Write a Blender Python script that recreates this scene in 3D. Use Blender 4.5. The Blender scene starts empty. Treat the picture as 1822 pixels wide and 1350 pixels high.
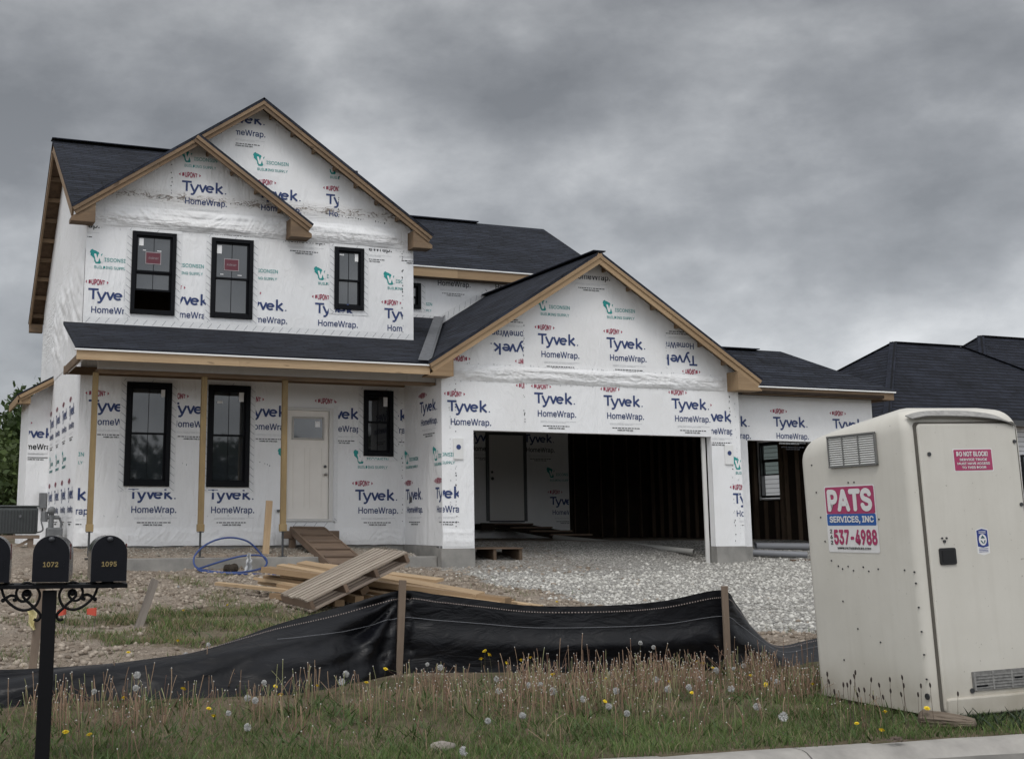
import bpy, bmesh, math, random, os
import numpy as np
from mathutils import Vector, Matrix, noise as mnoise
R = math.radians
random.seed(7); rng = np.random.default_rng(7)
sc = bpy.context.scene
COL = sc.collection

# ---------------------------------------------------------------- camera, sky, sun, exposure
YAW = math.atan(850/2268.); PIT = math.atan(406/2268.)
cd = bpy.data.cameras.new('camera'); cam = bpy.data.objects.new('camera', cd); COL.objects.link(cam)
cam.location = (0, 0, 1.4); cam.rotation_euler = (math.pi/2 + PIT, 0, -YAW)
cd.sensor_width = 36; cd.lens = 36*2268/1822.
cd.shift_x = (911-700)/1822.; cd.shift_y = -(675-524)/1822.
cd.clip_start = .05; cd.clip_end = 3000
sc.camera = cam
sc.view_settings.view_transform = 'Standard'; sc.view_settings.look = 'None'
sc.view_settings.exposure = 0.50; sc.view_settings.gamma = 1; sc.view_settings.use_curve_mapping = False

SUN_EL, SUN_AZ = R(56), R(212)          # azimuth measured clockwise from +Y
w = bpy.data.worlds.new("World"); sc.world = w; w.use_nodes = True
nt = w.node_tree; nt.nodes.clear()
def NN(nt, t, **kw):
    n = nt.nodes.new(t)
    for k, v in kw.items():
        if k == 'inp':
            for a, b in v.items(): n.inputs[a].default_value = b
        else: setattr(n, k, v)
    return n
def math_n(nt, op, a, b=None, clamp=False):
    n = nt.nodes.new('ShaderNodeMath'); n.operation = op; n.use_clamp = clamp
    for i, v in enumerate((a, b)):
        if v is None: continue
        if isinstance(v, (int, float)): n.inputs[i].default_value = v
        else: nt.links.new(v, n.inputs[i])
    return n.outputs[0]
def ramp(nt, fac, stops):
    n = nt.nodes.new('ShaderNodeValToRGB'); e = n.color_ramp.elements
    while len(e) > 1: e.remove(e[-1])
    for i, (p, c) in enumerate(stops):
        el = e[0] if i == 0 else e.new(p)
        el.position = p
        el.color = (c[0], c[1], c[2], 1) if isinstance(c, (tuple, list)) else (c, c, c, 1)
    nt.links.new(fac, n.inputs[0]); return n.outputs[0]
def maprange(nt, v, a, b, c, d, smooth=True):
    n = nt.nodes.new('ShaderNodeMapRange'); n.interpolation_type = 'SMOOTHSTEP' if smooth else 'LINEAR'
    nt.links.new(v, n.inputs[0])
    for i, x in enumerate((a, b, c, d)): n.inputs[i+1].default_value = x
    return n.outputs[0]
def mixc(nt, f, a, b, mode='MIX'):
    n = nt.nodes.new('ShaderNodeMix'); n.data_type = 'RGBA'; n.blend_type = mode
    for i, v in ((0, f), (6, a), (7, b)):
        if isinstance(v, (int, float)): n.inputs[i].default_value = v
        elif isinstance(v, (tuple, list)): n.inputs[i].default_value = (v[0], v[1], v[2], 1)
        else: nt.links.new(v, n.inputs[i])
    return n.outputs[2]
L = nt.links
sky = NN(nt, 'ShaderNodeTexSky', sky_type='NISHITA', sun_disc=False, sun_elevation=SUN_EL, sun_rotation=SUN_AZ)
tc = NN(nt, 'ShaderNodeTexCoord'); sep = NN(nt, 'ShaderNodeSeparateXYZ'); L.new(tc.outputs['Generated'], sep.inputs[0])
mp = NN(nt, 'ShaderNodeMapping', inp={'Location': (.35, 1.9, .4), 'Rotation': (0, 0, R(25)), 'Scale': (1, 1, 1.75)}); L.new(tc.outputs['Generated'], mp.inputs[0])
def wn(scale, det, dist, rough=.55, off=0, up=0):
    n = NN(nt, 'ShaderNodeTexNoise', inp={'Scale': scale, 'Detail': det, 'Distortion': dist, 'Roughness': rough})
    m2 = NN(nt, 'ShaderNodeVectorMath', operation='ADD'); m2.inputs[1].default_value = (off, off*.7, off*.3+up)
    L.new(mp.outputs[0], m2.inputs[0]); L.new(m2.outputs[0], n.inputs[0]); return n.outputs[0]
# broad banks, lumpy billows, and the lit tops / shaded bases of the billows
n1, n3 = wn(1.9, 3, 0, .45), wn(9.5, 9, .1, .6, 2.2)
def billow(up):
    q = wn(3.1, 7, .08, .5, 7.3, up); return math_n(nt, 'SUBTRACT', 1.0, math_n(nt, 'ABSOLUTE', math_n(nt, 'SUBTRACT', math_n(nt, 'MULTIPLY', q, 2.0), 1.0)))
n2 = wn(3.1, 9, .08, .54, 7.3); em = math_n(nt, 'SUBTRACT', billow(-.045), billow(.045))
cl = math_n(nt, 'ADD', math_n(nt, 'ADD', math_n(nt, 'MULTIPLY', n1, .44), math_n(nt, 'MULTIPLY', n2, .40)), math_n(nt, 'MULTIPLY', n3, .16))
cl = math_n(nt, 'ADD', cl, math_n(nt, 'MULTIPLY', em, -.16))
cc = ramp(nt, cl, [(.39, (.160, .167, .177)), (.455, (.222, .230, .242)), (.50, (.292, .301, .313)), (.55, (.395, .404, .415)), (.62, (.54, .55, .56))])
# thicker cloud away from the hidden sun: the half of the sky behind the camera is brighter
dt = NN(nt, 'ShaderNodeVectorMath', operation='DOT_PRODUCT'); L.new(tc.outputs['Generated'], dt.inputs[0])
dt.inputs[1].default_value = (-.22, -.60, .77)
br = maprange(nt, dt.outputs['Value'], -.3, .95, 1.0, 2.7)
hz = maprange(nt, sep.outputs[2], 0.03, .45, 1.38, .80)
sc_ = math_n(nt, 'MULTIPLY', math_n(nt, 'MULTIPLY', br, hz), 10.0)
vm = NN(nt, 'ShaderNodeVectorMath', operation='SCALE'); L.new(cc, vm.inputs[0]); L.new(sc_, vm.inputs['Scale'])
bg = NN(nt, 'ShaderNodeBackground', inp={'Strength': .1})
L.new(mixc(nt, .95, sky.outputs[0], vm.outputs[0]), bg.inputs[0])
wo = NN(nt, 'ShaderNodeOutputWorld'); L.new(bg.outputs[0], wo.inputs[0])

sd = bpy.data.lights.new('sun', 'SUN'); sd.energy = .9; sd.angle = R(22); sd.color = (1, .97, .93)
so = bpy.data.objects.new('sun', sd); COL.objects.link(so)
dv = Vector((math.sin(SUN_AZ)*math.cos(SUN_EL), math.cos(SUN_AZ)*math.cos(SUN_EL), math.sin(SUN_EL)))
so.rotation_euler = dv.to_track_quat('Z', 'Y').to_euler(); so.location = (-5, -5, 20)

# ---------------------------------------------------------------- mesh helpers
class MB:
    def __init__(s): s.v = []; s.f = []; s.uv = []; s.mi = []
    def poly(s, pts, uv=None, mi=0):
        b = len(s.v); s.v.extend([tuple(p) for p in pts]); s.f.append(tuple(range(b, b+len(pts))))
        s.uv.append(uv if uv else [(0, 0)]*len(pts)); s.mi.append(mi)
    def box(s, c, size, M=None, mi=0, taper=None):
        """box centred at c; M a 3x3 whose columns are its axes; uv runs along the longest axis"""
        M = M or Matrix.Identity(3); c = Vector(c); h = [x/2 for x in size]
        la = max(range(3), key=lambda i: size[i]); ou, ov = random.random()*40, random.random()*40
        for ax in range(3):
            o1, o2 = [i for i in range(3) if i != ax]
            for sg in (-1, 1):
                q = [(-1, -1), (1, -1), (1, 1), (-1, 1)]
                pts = []; uvs = []
                for a, b in q:
                    l = [0, 0, 0]; l[ax] = sg*h[ax]; l[o1] = a*h[o1]; l[o2] = b*h[o2]
                    if taper and l[2] > 0: l[0] *= taper; l[1] *= taper
                    pts.append(c + M @ Vector(l))
                    u_ = l[la] if la != ax else l[o1]; v_ = l[o2] if la == o1 else l[o1]
                    if la == ax: v_ = l[o2]
                    uvs.append((u_+ou, v_+ov+ax*.31))
                n = (pts[1]-pts[0]).cross(pts[2]-pts[0])
                if n.dot(M @ Vector([sg if i == ax else 0 for i in range(3)])) < 0: pts.reverse(); uvs.reverse()
                s.poly(pts, uvs, mi)
    def lo(s, a, b, mi=0):      # axis aligned box from corner a to corner b
        s.box([(a[i]+b[i])/2 for i in range(3)], [abs(b[i]-a[i]) for i in range(3)], mi=mi)
    def beam(s, p0, p1, wd, ht, up=(0, 0, 1), mi=0, roll=0):
        p0, p1 = Vector(p0), Vector(p1); x = (p1-p0).normalized(); up = Vector(up)
        y = up.cross(x).normalized(); z = x.cross(y)
        if roll: q = Matrix.Rotation(roll, 3, x); y = q @ y; z = q @ z
        M = Matrix((x, y, z)).transposed(); s.box((p0+p1)/2, ((p1-p0).length, wd, ht), M, mi)
    def slab(s, pts, th, mi=0, mib=None, mis=None):
        pts = [Vector(p) for p in pts]
        n = Vector((0, 0, 0))
        for i in range(len(pts)): n += (pts[i]-pts[0]).cross(pts[(i+1) % len(pts)]-pts[0])
        n.normalize()
        if n.z < 0: pts.reverse(); n = -n
        hx = Vector((0, 0, 1)).cross(n)
        hx = hx.normalized() if hx.length > 1e-4 else Vector((1, 0, 0)); sl = n.cross(hx)
        uv = lambda p: (p.dot(hx), p.dot(sl))
        s.poly(pts, [uv(p) for p in pts], mi)
        lo = [p - n*th for p in pts]
        s.poly(lo[::-1], [uv(p) for p in lo[::-1]], mi if mib is None else mib)
        for i in range(len(pts)):
            j = (i+1) % len(pts); d = (pts[j]-pts[i]).length
            s.poly([pts[i], lo[i], lo[j], pts[j]], [(0, 0), (0, -th), (d, -th), (d, 0)], mi if mis is None else mis)
    def prism(s, poly, O, U, V, N, d, mi=0):    # 2-d outline in plane (U,V) at O, extruded d along -N
        O, U, V, N = map(Vector, (O, U, V, N))
        P = [O+U*a+V*b for a, b in poly]; Q = [p-N*d for p in P]
        uv = [(a, b) for a, b in poly]
        s.poly(P, uv, mi); s.poly(Q[::-1], uv[::-1], mi)
        for i in range(len(P)):
            j = (i+1) % len(P); l = (P[j]-P[i]).length
            s.poly([P[j], P[i], Q[i], Q[j]], [(l, 0), (0, 0), (0, d), (l, d)], mi)
    def tube(s, pts, r, n=8, mi=0, cap=True, closed=False):
        pts = [Vector(p) for p in pts]; m = len(pts); rr = r if isinstance(r, (list, tuple)) else [r]*m
        b = len(s.v); prev = None; ln = 0
        for i, p in enumerate(pts):
            t = (pts[(i+1) % m] - pts[i-1]) if closed else (pts[min(i+1, m-1)] - pts[max(i-1, 0)])
            t.normalize()
            if prev is None:
                a = t.orthogonal().normalized()
            else:
                a = (prev - t*prev.dot(t))
                a = a.normalized() if a.length > 1e-6 else t.orthogonal().normalized()
            prev = a; c = t.cross(a)
            for k in range(n):
                th = 2*math.pi*k/n; s.v.append(tuple(p + (a*math.cos(th)+c*math.sin(th))*rr[i]))
        for i in range(m if closed else m-1):
            i2 = (i+1) % m
            for k in range(n):
                k2 = (k+1) % n
                s.f.append((b+i*n+k, b+i*n+k2, b+i2*n+k2, b+i2*n+k)); s.mi.append(mi)
                s.uv.append([(i*.1, k/n*.2), (i*.1, (k+1)/n*.2), (i*.1+.1, (k+1)/n*.2), (i*.1+.1, k/n*.2)])
        if cap and not closed:
            for base, rev in ((b, True), (b+(m-1)*n, False)):
                f = [base+k for k in range(n)]
                s.f.append(tuple(f[::-1] if rev else f)); s.mi.append(mi); s.uv.append([(0, 0)]*n)
    def ball(s, c, r, nu=10, nv=6, mi=0, sq=(1, 1, 1)):
        b = len(s.v); c = Vector(c)
        for j in range(nv+1):
            ph = math.pi*j/nv
            for i in range(nu):
                th = 2*math.pi*i/nu
                s.v.append((c.x+r*sq[0]*math.sin(ph)*math.cos(th), c.y+r*sq[1]*math.sin(ph)*math.sin(th), c.z+r*sq[2]*math.cos(ph)))
        for j in range(nv):
            for i in range(nu):
                i2 = (i+1) % nu
                s.f.append((b+j*nu+i, b+(j+1)*nu+i, b+(j+1)*nu+i2, b+j*nu+i2)); s.mi.append(mi); s.uv.append([(0, 0)]*4)
    def grid(s, fn, nu, nv, mi=0, uvs=(1, 1)):
        b = len(s.v)
        for j in range(nv+1):
            for i in range(nu+1): s.v.append(tuple(fn(i/nu, j/nv)))
        for j in range(nv):
            for i in range(nu):
                a = b+j*(nu+1)+i
                s.f.append((a, a+1, a+nu+2, a+nu+1)); s.mi.append(mi)
                s.uv.append([(i/nu*uvs[0], j/nv*uvs[1]), ((i+1)/nu*uvs[0], j/nv*uvs[1]), ((i+1)/nu*uvs[0], (j+1)/nv*uvs[1]), (i/nu*uvs[0], (j+1)/nv*uvs[1])])
    def mesh(s, name, mats, smooth=False):
        me = bpy.data.meshes.new(name); me.from_pydata(s.v, [], s.f)
        ul = me.uv_layers.new(name='UVMap')
        ul.data.foreach_set('uv', np.array([c for f in s.uv for p in f for c in p], dtype=np.float32))
        me.polygons.foreach_set('material_index', np.array(s.mi, dtype=np.int32))
        if smooth: me.polygons.foreach_set('use_smooth', np.ones(len(s.f), dtype=bool))
        for m in (mats if isinstance(mats, (list, tuple)) else [mats]): me.materials.append(m)
        me.update(); return me
    def build(s, name, mats, parent=None, smooth=False, local=False, bevel=0, smooth_angle=None):
        me = s.mesh(name, mats, smooth)
        o = bpy.data.objects.new(name, me); COL.objects.link(o)
        if parent:
            o.parent = parent
            if not local: o.matrix_parent_inverse = Matrix.Translation(parent.get('wloc', (0, 0, 0))).inverted()
        if bevel or smooth_angle:
            bm = bmesh.new(); bm.from_mesh(me); bmesh.ops.remove_doubles(bm, verts=bm.verts, dist=1e-5); bm.to_mesh(me); bm.free()
        if bevel:
            b = o.modifiers.new('bevel', 'BEVEL'); b.width = bevel; b.segments = 2; b.limit_method = 'ANGLE'; b.angle_limit = R(40)
        if smooth_angle:
            bm = bmesh.new(); bm.from_mesh(me)
            for f in bm.faces: f.smooth = True
            for e in bm.edges:
                if len(e.link_faces) == 2 and e.calc_face_angle(0) > R(smooth_angle): e.smooth = False
            bm.to_mesh(me); bm.free()
        return o
def tag(o, label=None, cat=None, group=None, kind=None):
    if label: o['label'] = label
    if cat: o['category'] = cat
    if group: o['group'] = group
    if kind: o['kind'] = kind
    return o
def thing(name, loc, label, cat, group=None, rot=(0, 0, 0)):
    o = bpy.data.objects.new(name, None); COL.objects.link(o); o.location = loc; o.rotation_euler = rot
    o.empty_display_size = .2; o['wloc'] = tuple(loc)
    return tag(o, label, cat, group)
def copy_tree(o, parent=None):
    c = o.copy(); COL.objects.link(c)
    if parent: c.parent = parent
    for ch in list(o.children): copy_tree(ch, c)
    return c
def catmull(P, n=6, closed=False):
    P = [Vector(p) for p in P]; m = len(P); out = []
    for i in range(m if closed else m-1):
        p0, p1, p2, p3 = (P[(i-1) % m] if closed or i > 0 else P[0], P[i], P[(i+1) % m], P[(i+2) % m] if closed or i+2 < m else P[-1])
        for k in range(n):
            t = k/n
            out.append(.5*((2*p1)+(p2-p0)*t+(2*p0-5*p1+4*p2-p3)*t*t+(3*p1-p0-3*p2+p3)*t**3))
    if not closed: out.append(P[-1])
    return out
def fbm(x, y, z=0, o=4): return mnoise.fractal(Vector((x, y, z)), 1.0, 2.0, o)

# ---------------------------------------------------------------- materials
def base_mat(name):
    m = bpy.data.materials.new(name); m.use_nodes = True
    t = m.node_tree; p = t.nodes['Principled BSDF']; return m, t, p
def coord(t, kind='Object', scale=(1, 1, 1), rot=(0, 0, 0)):
    c = NN(t, 'ShaderNodeTexCoord'); mpn = NN(t, 'ShaderNodeMapping', inp={'Scale': scale, 'Rotation': rot})
    t.links.new(c.outputs[kind], mpn.inputs[0]); return mpn.outputs[0]
def tnoise(t, vec, scale, det=5, rough=.55, dist=0):
    n = NN(t, 'ShaderNodeTexNoise', inp={'Scale': scale, 'Detail': det, 'Roughness': rough, 'Distortion': dist})
    t.links.new(vec, n.inputs[0]); return n.outputs[0]
def bump(t, p, h, strength=.3, dist=.01, prev=None):
    b = NN(t, 'ShaderNodeBump', inp={'Strength': strength, 'Distance': dist}); t.links.new(h, b.inputs['Height'])
    if prev: t.links.new(prev, b.inputs['Normal'])
    t.links.new(b.outputs[0], p.inputs['Normal']); return b.outputs[0]
def simple(name, col, rough=.6, col2=None, scale=6, spec=.5, metal=0, bstr=0, bscale=60, kind='Object', bdist=.004, stretch=(1, 1, 1)):
    m, t, p = base_mat(name)
    p.inputs['Roughness'].default_value = rough; p.inputs['Metallic'].default_value = metal
    p.inputs['Specular IOR Level'].default_value = spec
    v = coord(t, kind, stretch)
    if col2:
        f = ramp(t, tnoise(t, v, scale, 6, .6), [(.32, 0.), (.68, 1.)])
        t.links.new(mixc(t, f, col, col2), p.inputs['Base Color'])
    else: p.inputs['Base Color'].default_value = (*col, 1)
    if bstr: bump(t, p, tnoise(t, v, bscale, 4), bstr, bdist)
    return m
def wood(name, c1, c2, knots=.35, rough=.7, grime=None):
    m, t, p = base_mat(name); p.inputs['Roughness'].default_value = rough; p.inputs['Specular IOR Level'].default_value = .25
    g = tnoise(t, coord(t, 'UV', (1.1, 26, 1)), 1.0, 5, .6, .6); f = tnoise(t, coord(t, 'UV', (7, 140, 1)), 1.0, 3)
    c = mixc(t, ramp(t, g, [(.3, 0.), (.7, 1.)]), c1, c2)
    c = mixc(t, math_n(t, 'MULTIPLY', ramp(t, f, [(.45, 0.), (.75, 1.)]), .3), c, tuple(x*.55 for x in c2))
    k = tnoise(t, coord(t, 'UV', (2.6, 9, 1)), 1.0, 1); kf = math_n(t, 'MULTIPLY', ramp(t, k, [(.70, 0.), (.745, 1.)]), knots*2)
    c = mixc(t, math_n(t, 'MINIMUM', kf, .8), c, tuple(x*.28 for x in c2))
    if grime:
        gr = tnoise(t, coord(t, 'UV', (1.5, 4, 1)), 1.0, 5, .65); c = mixc(t, math_n(t, 'MULTIPLY', ramp(t, gr, [(.42, 0.), (.66, 1.)]), .75), c, grime)
    b = NN(t, 'ShaderNodeTexCoord'); bb_ = tnoise(t, coord(t, 'Object'), .9, 2)
    c = mixc(t, ramp(t, bb_, [(.35, .0), (.7, .35)]), c, tuple(x*.7 for x in c2))
    tn = tnoise(t, coord(t, 'UV', (.06, .9, 1)), 1.0, 1); c = mixc(t, ramp(t, tn, [(.38, .42), (.50, 0.)]), c, tuple(x*.62 for x in c2)); c = mixc(t, ramp(t, tn, [(.52, 0.), (.64, .4)]), c, tuple(min(1, x*1.25) for x in c1))
    t.links.new(c, p.inputs['Base Color']); bump(t, p, g, .45, .004)
    return m
PINE = wood('pine_lumber', (.37, .265, .16), (.285, .19, .11), .3)
PINEB = wood('bright_pine_lumber', (.50, .375, .24), (.41, .285, .17), .3)
RAKEW = wood('weathered_rake_board', (.265, .185, .115), (.185, .122, .075), .5, .75, (.105, .08, .06))
GREYW = wood('grey_weathered_wood', (.34, .285, .235), (.23, .185, .15), .2, .85, (.13, .10, .085))
DECKW = wood('sun_bleached_deck', (.44, .385, .32), (.31, .26, .21), .2, .85, (.15, .12, .095))
BROWNW = wood('dirty_ramp_wood', (.20, .145, .105), (.145, .10, .072), .1, .85, (.10, .075, .06))
STAKEW = wood('stake_wood', (.30, .235, .18), (.22, .165, .125), .2, .85, (.15, .115, .09))
TREATED = wood('treated_post_wood', (.33, .245, .125), (.25, .175, .085), .25, .75, (.17, .125, .07))
DARKW = wood('shaded_stud_wood', (.15, .108, .075), (.10, .07, .048), .2, .85)  # dimness of the garage interior is put into this wood's colour
INSHEATH = simple('shaded_inner_board', (.040, .030, .023), .9, (.028, .021, .017), 5, .1)  # near-black colour holds the garage's shade on boards, ceiling and steps
OSB = simple('sheathing_underside', (.15, .10, .065), .85, (.09, .06, .04), 9, .2)
def wrap_mat(name, seams=(), wr=.5, tone=(.80, .805, .815)):
    m, t, p = base_mat(name); p.inputs['Roughness'].default_value = .6; p.inputs['Specular IOR Level'].default_value = .2
    ob = coord(t); sepn = NN(t, 'ShaderNodeSeparateXYZ'); t.links.new(ob, sepn.inputs[0]); Z = sepn.outputs[2]
    grime = tnoise(t, ob, .8, 7, .62); fine = tnoise(t, ob, 55, 3)
    c = mixc(t, ramp(t, grime, [(.40, 0.), (.72, .55)]), tone, (.68, .675, .665))
    c = mixc(t, ramp(t, fine, [(.35, 0.), (.8, .25)]), c, (.66, .66, .66))
    h = tnoise(t, coord(t, 'Object', (2.2, 2.2, 1.0), (.3, .5, .2)), 2.2, 5, .5, 1.2)
    hr = math_n(t, 'ABSOLUTE', math_n(t, 'SUBTRACT', h, .5))
    big = tnoise(t, coord(t, 'Object', (1.0, 1.0, .35)), 1.5, 3, .5, .4); n0 = bump(t, p, big, .40, .14)
    n0 = bump(t, p, hr, min(1., wr*.9), .045, n0)
    tens = tnoise(t, coord(t, 'Object', (3.2, 3.2, .8), (0, R(38), 0)), 1.7, 4, .5, .8); msk = ramp(t, tnoise(t, ob, .55, 3), [(.45, 0.), (.62, 1.)])
    n0 = bump(t, p, math_n(t, 'MULTIPLY', math_n(t, 'ABSOLUTE', math_n(t, 'SUBTRACT', tens, .5)), msk), .55, .08, n0)
    for z0, hw, amt in seams:           # dirt smeared along the lap of two courses
        d = math_n(t, 'ABSOLUTE', math_n(t, 'SUBTRACT', Z, z0)); band = maprange(t, d, 0, hw, 1, 0)
        s1 = tnoise(t, coord(t, 'Object', (1, 1, 2.2)), 6.5, 8, .72, 1.5)
        thr = math_n(t, 'SUBTRACT', .73, math_n(t, 'MULTIPLY', band, .235))
        f = math_n(t, 'MULTIPLY', maprange(t, math_n(t, 'SUBTRACT', s1, thr), 0, .05, 0, 1), math_n(t, 'MULTIPLY', band, amt), True)
        c = mixc(t, f, c, (.15, .125, .11))
        f2 = math_n(t, 'MULTIPLY', band, .30*amt); c = mixc(t, f2, c, (.50, .46, .42))
        wv = tnoise(t, coord(t, 'Object', (1.2, 1.2, 9), (.0, .12, 0)), 1.6, 4, .55, 1.0)
        n0 = bump(t, p, math_n(t, 'MULTIPLY', wv, band), .8, .05, n0)
    t.links.new(c, p.inputs['Base Color'])
    bump(t, p, fine, .12, .002, n0); return m
WRAP = wrap_mat('house_wrap')
WRAPF = wrap_mat('house_wrap_stained', [(7.36, .24, 1.0), (6.85, .22, .25)])
WRAPG = wrap_mat('house_wrap_creased', [(4.12, .22, .12)], .4)
WRAPL = wrap_mat('house_wrap_crumpled', [(5.6, 1.2, .02)], 1.0)
TAPE = simple('flashing_tape', (.74, .745, .75), .4, (.66, .665, .67), 30, .4, bstr=.3, bscale=40)
HATCH = simple('hatch_print', (.20, .21, .24), .6)
def ink(name, c): return simple(name, c, .55, tuple(x*1.35+.012 for x in c), 14, .3)
NAVY = ink('navy_ink', (.022, .040, .125)); CRIM = ink('crimson_ink', (.27, .030, .065)); TEAL = ink('teal_ink', (.012, .235, .225))
BLK = ink('black_ink', (.03, .032, .038)); GRY = ink('grey_ink', (.42, .43, .44)); WHT = simple('white_ink', (.78, .78, .78), .5)
INKS = [NAVY, CRIM, TEAL, BLK, GRY, WHT]
def shingle_mat(name, c1, c2, s=1.0):
    m, t, p = base_mat(name); p.inputs['Roughness'].default_value = .9; p.inputs['Specular IOR Level'].default_value = .2
    uv = coord(t, 'UV')
    b = NN(t, 'ShaderNodeTexBrick', inp={'Scale': 1/s, 'Mortar Size': .018, 'Mortar Smooth': .4, 'Bias': 0., 'Brick Width': .32, 'Row Height': .145, 'Color1': (*c1, 1), 'Color2': (*c2, 1), 'Mortar': (.006, .006, .007, 1)})
    b.offset = .37; b.squash = 1.6; b.squash_frequency = 3; t.links.new(uv, b.inputs[0])
    b2 = NN(t, 'ShaderNodeTexBrick', inp={'Scale': 1/s, 'Mortar Size': 0.0, 'Brick Width': .17, 'Row Height': .145, 'Color1': (.6, .6, .6, 1), 'Color2': (1.3, 1.3, 1.3, 1), 'Mortar': (1, 1, 1, 1)})
    b2.offset = .23; t.links.new(uv, b2.inputs[0])
    c = mixc(t, 1.0, b.outputs[0], b2.outputs[0], 'MULTIPLY')
    n = tnoise(t, coord(t), .9, 5); c = mixc(t, ramp(t, n, [(.35, .0), (.7, .35)]), c, tuple(x*1.7 for x in c2))
    stk = tnoise(t, coord(t, 'UV', (.8, 6.5, 1)), 1.0, 5, .65); c = mixc(t, ramp(t, stk, [(.48, 0.), (.72, .8)]), c, tuple(x*2.3 for x in c2))  # paler streaks paint the roof's uneven sheen into the colour
    gr = tnoise(t, coord(t), 160, 2); c = mixc(t, ramp(t, gr, [(.45, 0.), (.75, .4)]), c, tuple(x*2.0 for x in c1))
    spx = NN(t, 'ShaderNodeSeparateXYZ'); t.links.new(uv, spx.inputs[0]); rw = math_n(t, 'FRACT', math_n(t, 'DIVIDE', spx.outputs[1], .145*s))
    c = mixc(t, ramp(t, rw, [(.0, .85), (.16, .7), (.28, 0.)]), c, (.003, .003, .004))
    t.links.new(c, p.inputs['Base Color'])
    sp = NN(t, 'ShaderNodeSeparateXYZ'); t.links.new(uv, sp.inputs[0])
    row = math_n(t, 'FRACT', math_n(t, 'DIVIDE', sp.outputs[1], .145*s))
    h = math_n(t, 'ADD', math_n(t, 'MULTIPLY', math_n(t, 'SUBTRACT', 1.0, row), 1.0), math_n(t, 'MULTIPLY', b.outputs[1], -.6))
    bump(t, p, h, .9, .02); return m
SHING = shingle_mat('charcoal_shingles', (.0062, .0075, .0120), (.0185, .0215, .0305))
SHINGN = shingle_mat('blue_black_shingles', (.0075, .009, .0145), (.0135, .0155, .023), 1.5)
CONC = simple('concrete', (.30, .29, .27), .9, (.20, .195, .185), 3, .2, bstr=.3, bscale=30)
CURBM = simple('curb_concrete', (.37, .352, .325), .9, (.25, .238, .222), 4, .2, bstr=.35, bscale=70)
BLACKF = simple('black_window_frame', (.004, .0045, .0065), .5, spec=.14)
BLACKP = simple('black_mailbox_paint', (.004, .0045, .007), .38, (.006, .0065, .010), 20, spec=.28)
BLACKG = simple('glossy_black_enamel', (.02, .021, .024), .22, (.03, .031, .034), 14, spec=.8)
BLACKI = simple('black_cast_iron', (.0035, .0035, .0045), .5, spec=.22)
def glass_mat(name, col, ior=1.9, rough=.03):
    m, t, p = base_mat(name); p.inputs['Base Color'].default_value = (*col, 1); p.inputs['Roughness'].default_value = rough
    p.inputs['IOR'].default_value = ior; bump(t, p, tnoise(t, coord(t), 1.6, 2), .05, .02); return m
GLASS = glass_mat('window_glass', (.024, .029, .034), 1.85)
GLASSD = glass_mat('dark_window_glass', (.008, .009, .011), 1.55)
def see_through(name, tint, refl):
    m, t, p = base_mat(name); tr = NN(t, 'ShaderNodeBsdfTransparent', inp={'Color': (*tint, 1)}); gl = NN(t, 'ShaderNodeBsdfGlossy', inp={'Roughness': .03}); mx = NN(t, 'ShaderNodeMixShader', inp={0: refl})
    t.links.new(tr.outputs[0], mx.inputs[1]); t.links.new(gl.outputs[0], mx.inputs[2]); t.links.new(mx.outputs[0], t.nodes['Material Output'].inputs[0]); return m
GREENG = see_through('greenish_glass', (.42, .50, .47), .06)
DOORM = simple('primed_door', (.76, .725, .675), .5, (.71, .675, .625), 3)
CASING = simple('door_casing', (.60, .59, .57), .5)
WHITE = simple('white_metal_trim', (.78, .78, .77), .4)
METAL = simple('galvanised_metal', (.15, .155, .165), .6, (.10, .104, .112), 9, metal=.2, spec=.3)
DKMET = simple('dark_steel', (.06, .062, .066), .45, metal=.5)
NICKEL = simple('satin_nickel', (.30, .28, .26), .3, metal=.9)
GREYP = simple('grey_utility_paint', (.16, .165, .17), .5, (.12, .125, .13), 8)
ACM = simple('condenser_paint', (.085, .095, .095), .5, (.06, .068, .068), 8)
STICKR = simple('red_label', (.115, .018, .032), .5); LABELG = simple('label_border', (.30, .27, .28), .5)
GYP = simple('gypsum_edge', (.62, .61, .59), .8)

# ---------------------------------------------------------------- ground
def sstep(a, b, x):
    t = min(1., max(0., (x-a)/(b-a))); return t*t*(3-2*t)
def lin(a, b, x): return min(1., max(0., (x-a)/(b-a)))
def gz0(x, y):
    z = .10*lin(7.5, 10.6, y) + .50*lin(10.6, 20.6, y)
    if y > 20.6: z = .60 + .04*lin(20.6, 21.2, y)
    z += .39*sstep(21.0, 24.2, y)*sstep(8.9, 9.3, x)*(1-sstep(18.8, 19.3, x))
    k = 1-sstep(8.4, 8.85, x)
    if y > 20:
        left = 1-sstep(2.3, 2.7, x)
        z += k*((1-left)*(.22*sstep(21.35, 21.5, y) + .10*lin(21.5, 23, y)) + left*.32*sstep(20., 24.5, y))
    return z
def curb_y(x): return 6.925 - (x-7.15)*.058
def dirt_amt(x, y): return sstep(10.4, 11.2, y)
def gravel_amt(x, y):
    e = 8.7 - max(0., y-18.5)*.12 + .5*fbm(x*.8, y*.8, 3)
    f = 12.5 - .16*(x-10) + .6*fbm(x*.5, y*.5, 9)
    edge_l = 9.4 - (y-12.5)*.02
    return sstep(e-.7, e+.5, x)*sstep(f-1.0, f+.6, y)*(1-.45*sstep(18.9, 20.4, y)*(1-sstep(11.5, 14.2, x)))
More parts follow.
